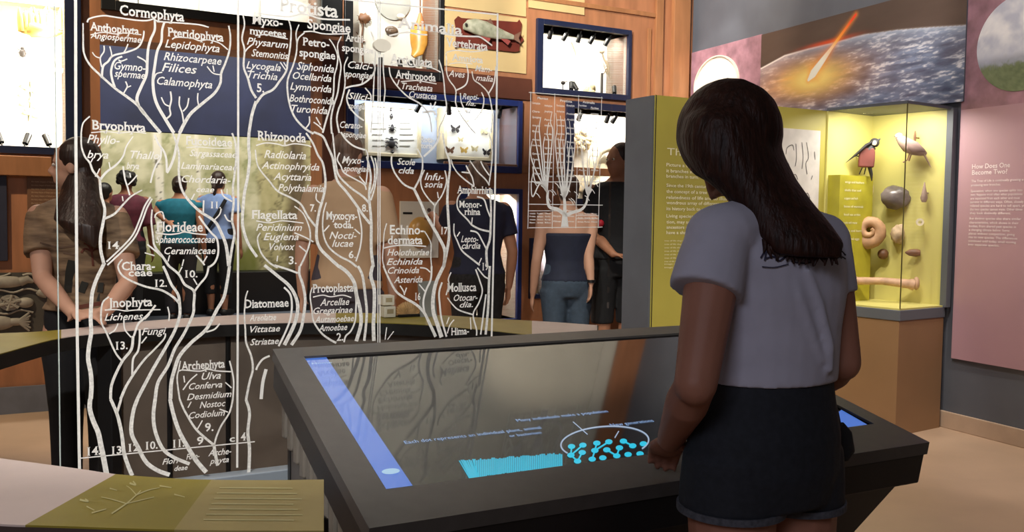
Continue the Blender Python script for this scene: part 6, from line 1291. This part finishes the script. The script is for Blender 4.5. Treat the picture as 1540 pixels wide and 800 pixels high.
# grey dove
c, pl = cp(1372, 220, .10); d, n = Vector((.958, -.286, 0)), Vector((-.286, -.958, 0)); k = c.y/F_PX; R_ = [d, n, Z3]
X = lambda px, py, dn=0: c+d*((px-1372)*k)-Z3*((py-220)*k)+n*dn
t = thing('dove_specimen', c, 'pale brown dove perched high in the corner case', 'specimen'); m_dove = mat('dove_brown', '9a8478', .7, noise=.15, scale=20)
s = MB(); s.tube([X(1352, 206), X(1358, 212), X(1366, 219), X(1376, 224), X(1386, 229), X(1392, 232)], [.020, .034, .045, .042, .026, .010], 16); s.ell(X(1353, 205), (6*k, .022, 5.4*k), R_); s.build('body', m_dove, t, smooth=60)
s = MB(); s.tube([X(1350, 204, .005), X(1345, 206, .005)], [.007, .001], 8); s.build('beak', m_dk, t); s = MB(); s.tube([X(1386, 228), X(1393, 240), X(1399, 252)], [.016, .012, .003], 8, (.5, 1.2)); s.build('tail', m_dove, t, smooth=60)
s = MB(); s.tube([X(1362, 215, .035), X(1374, 222, .045), X(1390, 228, .02)], [.014, .028, .004], 10, (1.3, .4)); s.build('wing', mat('dove_wing', '86706a', .7, noise=.2), t, smooth=60)
s = MB(); s.tube([X(1369, 228), X(1366, 240), X(1360, 244)], .005, 6); s.tube([X(1372, 228), X(1368, 242)], .005, 6); s.tube([c, c-axes(pl)[1]*.108], .005, 8); s.build('legs', m_brownsp, t)
def spec(px, py, label, nm, M, fn, off=.045, group=None):
    c, pl = cp(px, py, off); k = c.y/F_PX; d = Vector((.958, -.286, 0)); n = Vector((-.286, -.958, 0)); s = MB(); peg(s, c, axes(pl)[1], off); fn(s, c, d, n, k); return solo(s, nm, M, label, 'specimen', group)
m_pale = mat('pale_fossil', 'b39c80', .7, noise=.25, scale=25, bump=.3)
spec(1308, 285, 'oval white and brown shell hanging below the red bird', 'shell_specimen', mat('white_brown_shell', 'c4b6a0', .4, noise=.5, scale=12), lambda s, c, d, n, k: s.ell(c, (5.5*k, .02, 13*k), [d, n, Z3]))
def rockf(a, b, seed, amt=.22): return lambda s, c, d, n, k: s.ell(c, (a*k, .05, b*k), [d, n, Z3], 18, 12, fn=knobbly(seed, amt, 3.4))
spec(1346, 297, 'large glossy grey stone slab at the middle of the corner case', 'stone_slab', mat('glossy_slate', '6c6260', .25, noise=.25, scale=10, bump=.3), rockf(20, 17, 8, .16))
def ammon(s, c, d, n, k):
    pts = []; rs = []
    for i in range(30): a = i*.33; r_ = (19-.52*i)*k; pts.append(c+d*(r_*math.cos(a+3.6))+Z3*(r_*math.sin(a+3.6))+n*(.01+.002*i)); rs.append((12.5-.36*i)*k*(1+.05*(i % 2)))
    s.tube(pts, rs, 14)
spec(1306, 346, 'big ridged coiled fossil in the corner case beside the woman', 'coiled_fossil', mat('tan_fossil', 'b08a68', .6, noise=.15, scale=20, bump=.2), ammon, off=.08)
spec(1350, 352, 'pale pitted stone left of the seam in the corner case', 'pitted_stone', m_pale, rockf(10, 14, 21, .2)); 
def ringf(s, c, d, n, k): s.ring(c, n, 2.6*k, 5.6*k, .02, 24)
spec(1383, 334, 'small cream ring shaped fossil in the corner case', 'ring_fossil', m_bone, ringf)
spec(1328, 382, 'small dark round nut above the bone in the corner case', 'round_nut', m_brownsp, lambda s, c, d, n, k: s.ell(c, 8*k, [d, n, Z3]))
spec(1373, 380, 'small brown pod lying sideways in the corner case', 'brown_pod', m_brownsp, lambda s, c, d, n, k: s.tube([c-d*11*k, c-d*5*k, c+d*4*k, c+d*10*k], [.004, 5*k, 6*k, 4.5*k], 12))
spec(1390, 290, 'narrow brown wedge shaped tooth in the corner case', 'tooth_specimen', mat('dove_brown', '9a8478', .7), lambda s, c, d, n, k: s.tube([c+Z3*16*k, c+Z3*4*k, c-Z3*8*k, c-Z3*14*k], [.003, 3*k, 5.5*k, 3*k], 10))
spec(1376, 207, 'tiny dark twig beside the dove in the corner case', 'twig_specimen', m_brownsp, lambda s, c, d, n, k: s.tube([c+Z3*10*k, c, c-Z3*8*k], [.004, .010, .004], 8))
def bonef(s, c, d, n, k):
    s.tube([c-d*52*k+Z3*2*k, c-d*46*k, c-d*10*k+Z3*1*k, c+d*26*k-Z3*2*k, c+d*34*k-Z3*3*k], [7*k, 6*k, 5.5*k, 7*k, 9*k], 14); s.ell(c+d*37*k-Z3*1*k, (5*k, .035, 10*k), [d, n, Z3])
spec(1338, 424, 'long pale bone lying along the bottom of the corner case', 'long_bone', mat('pink_bone', 'b89478', .6, noise=.2, scale=18, bump=.2), bonef, off=.16)
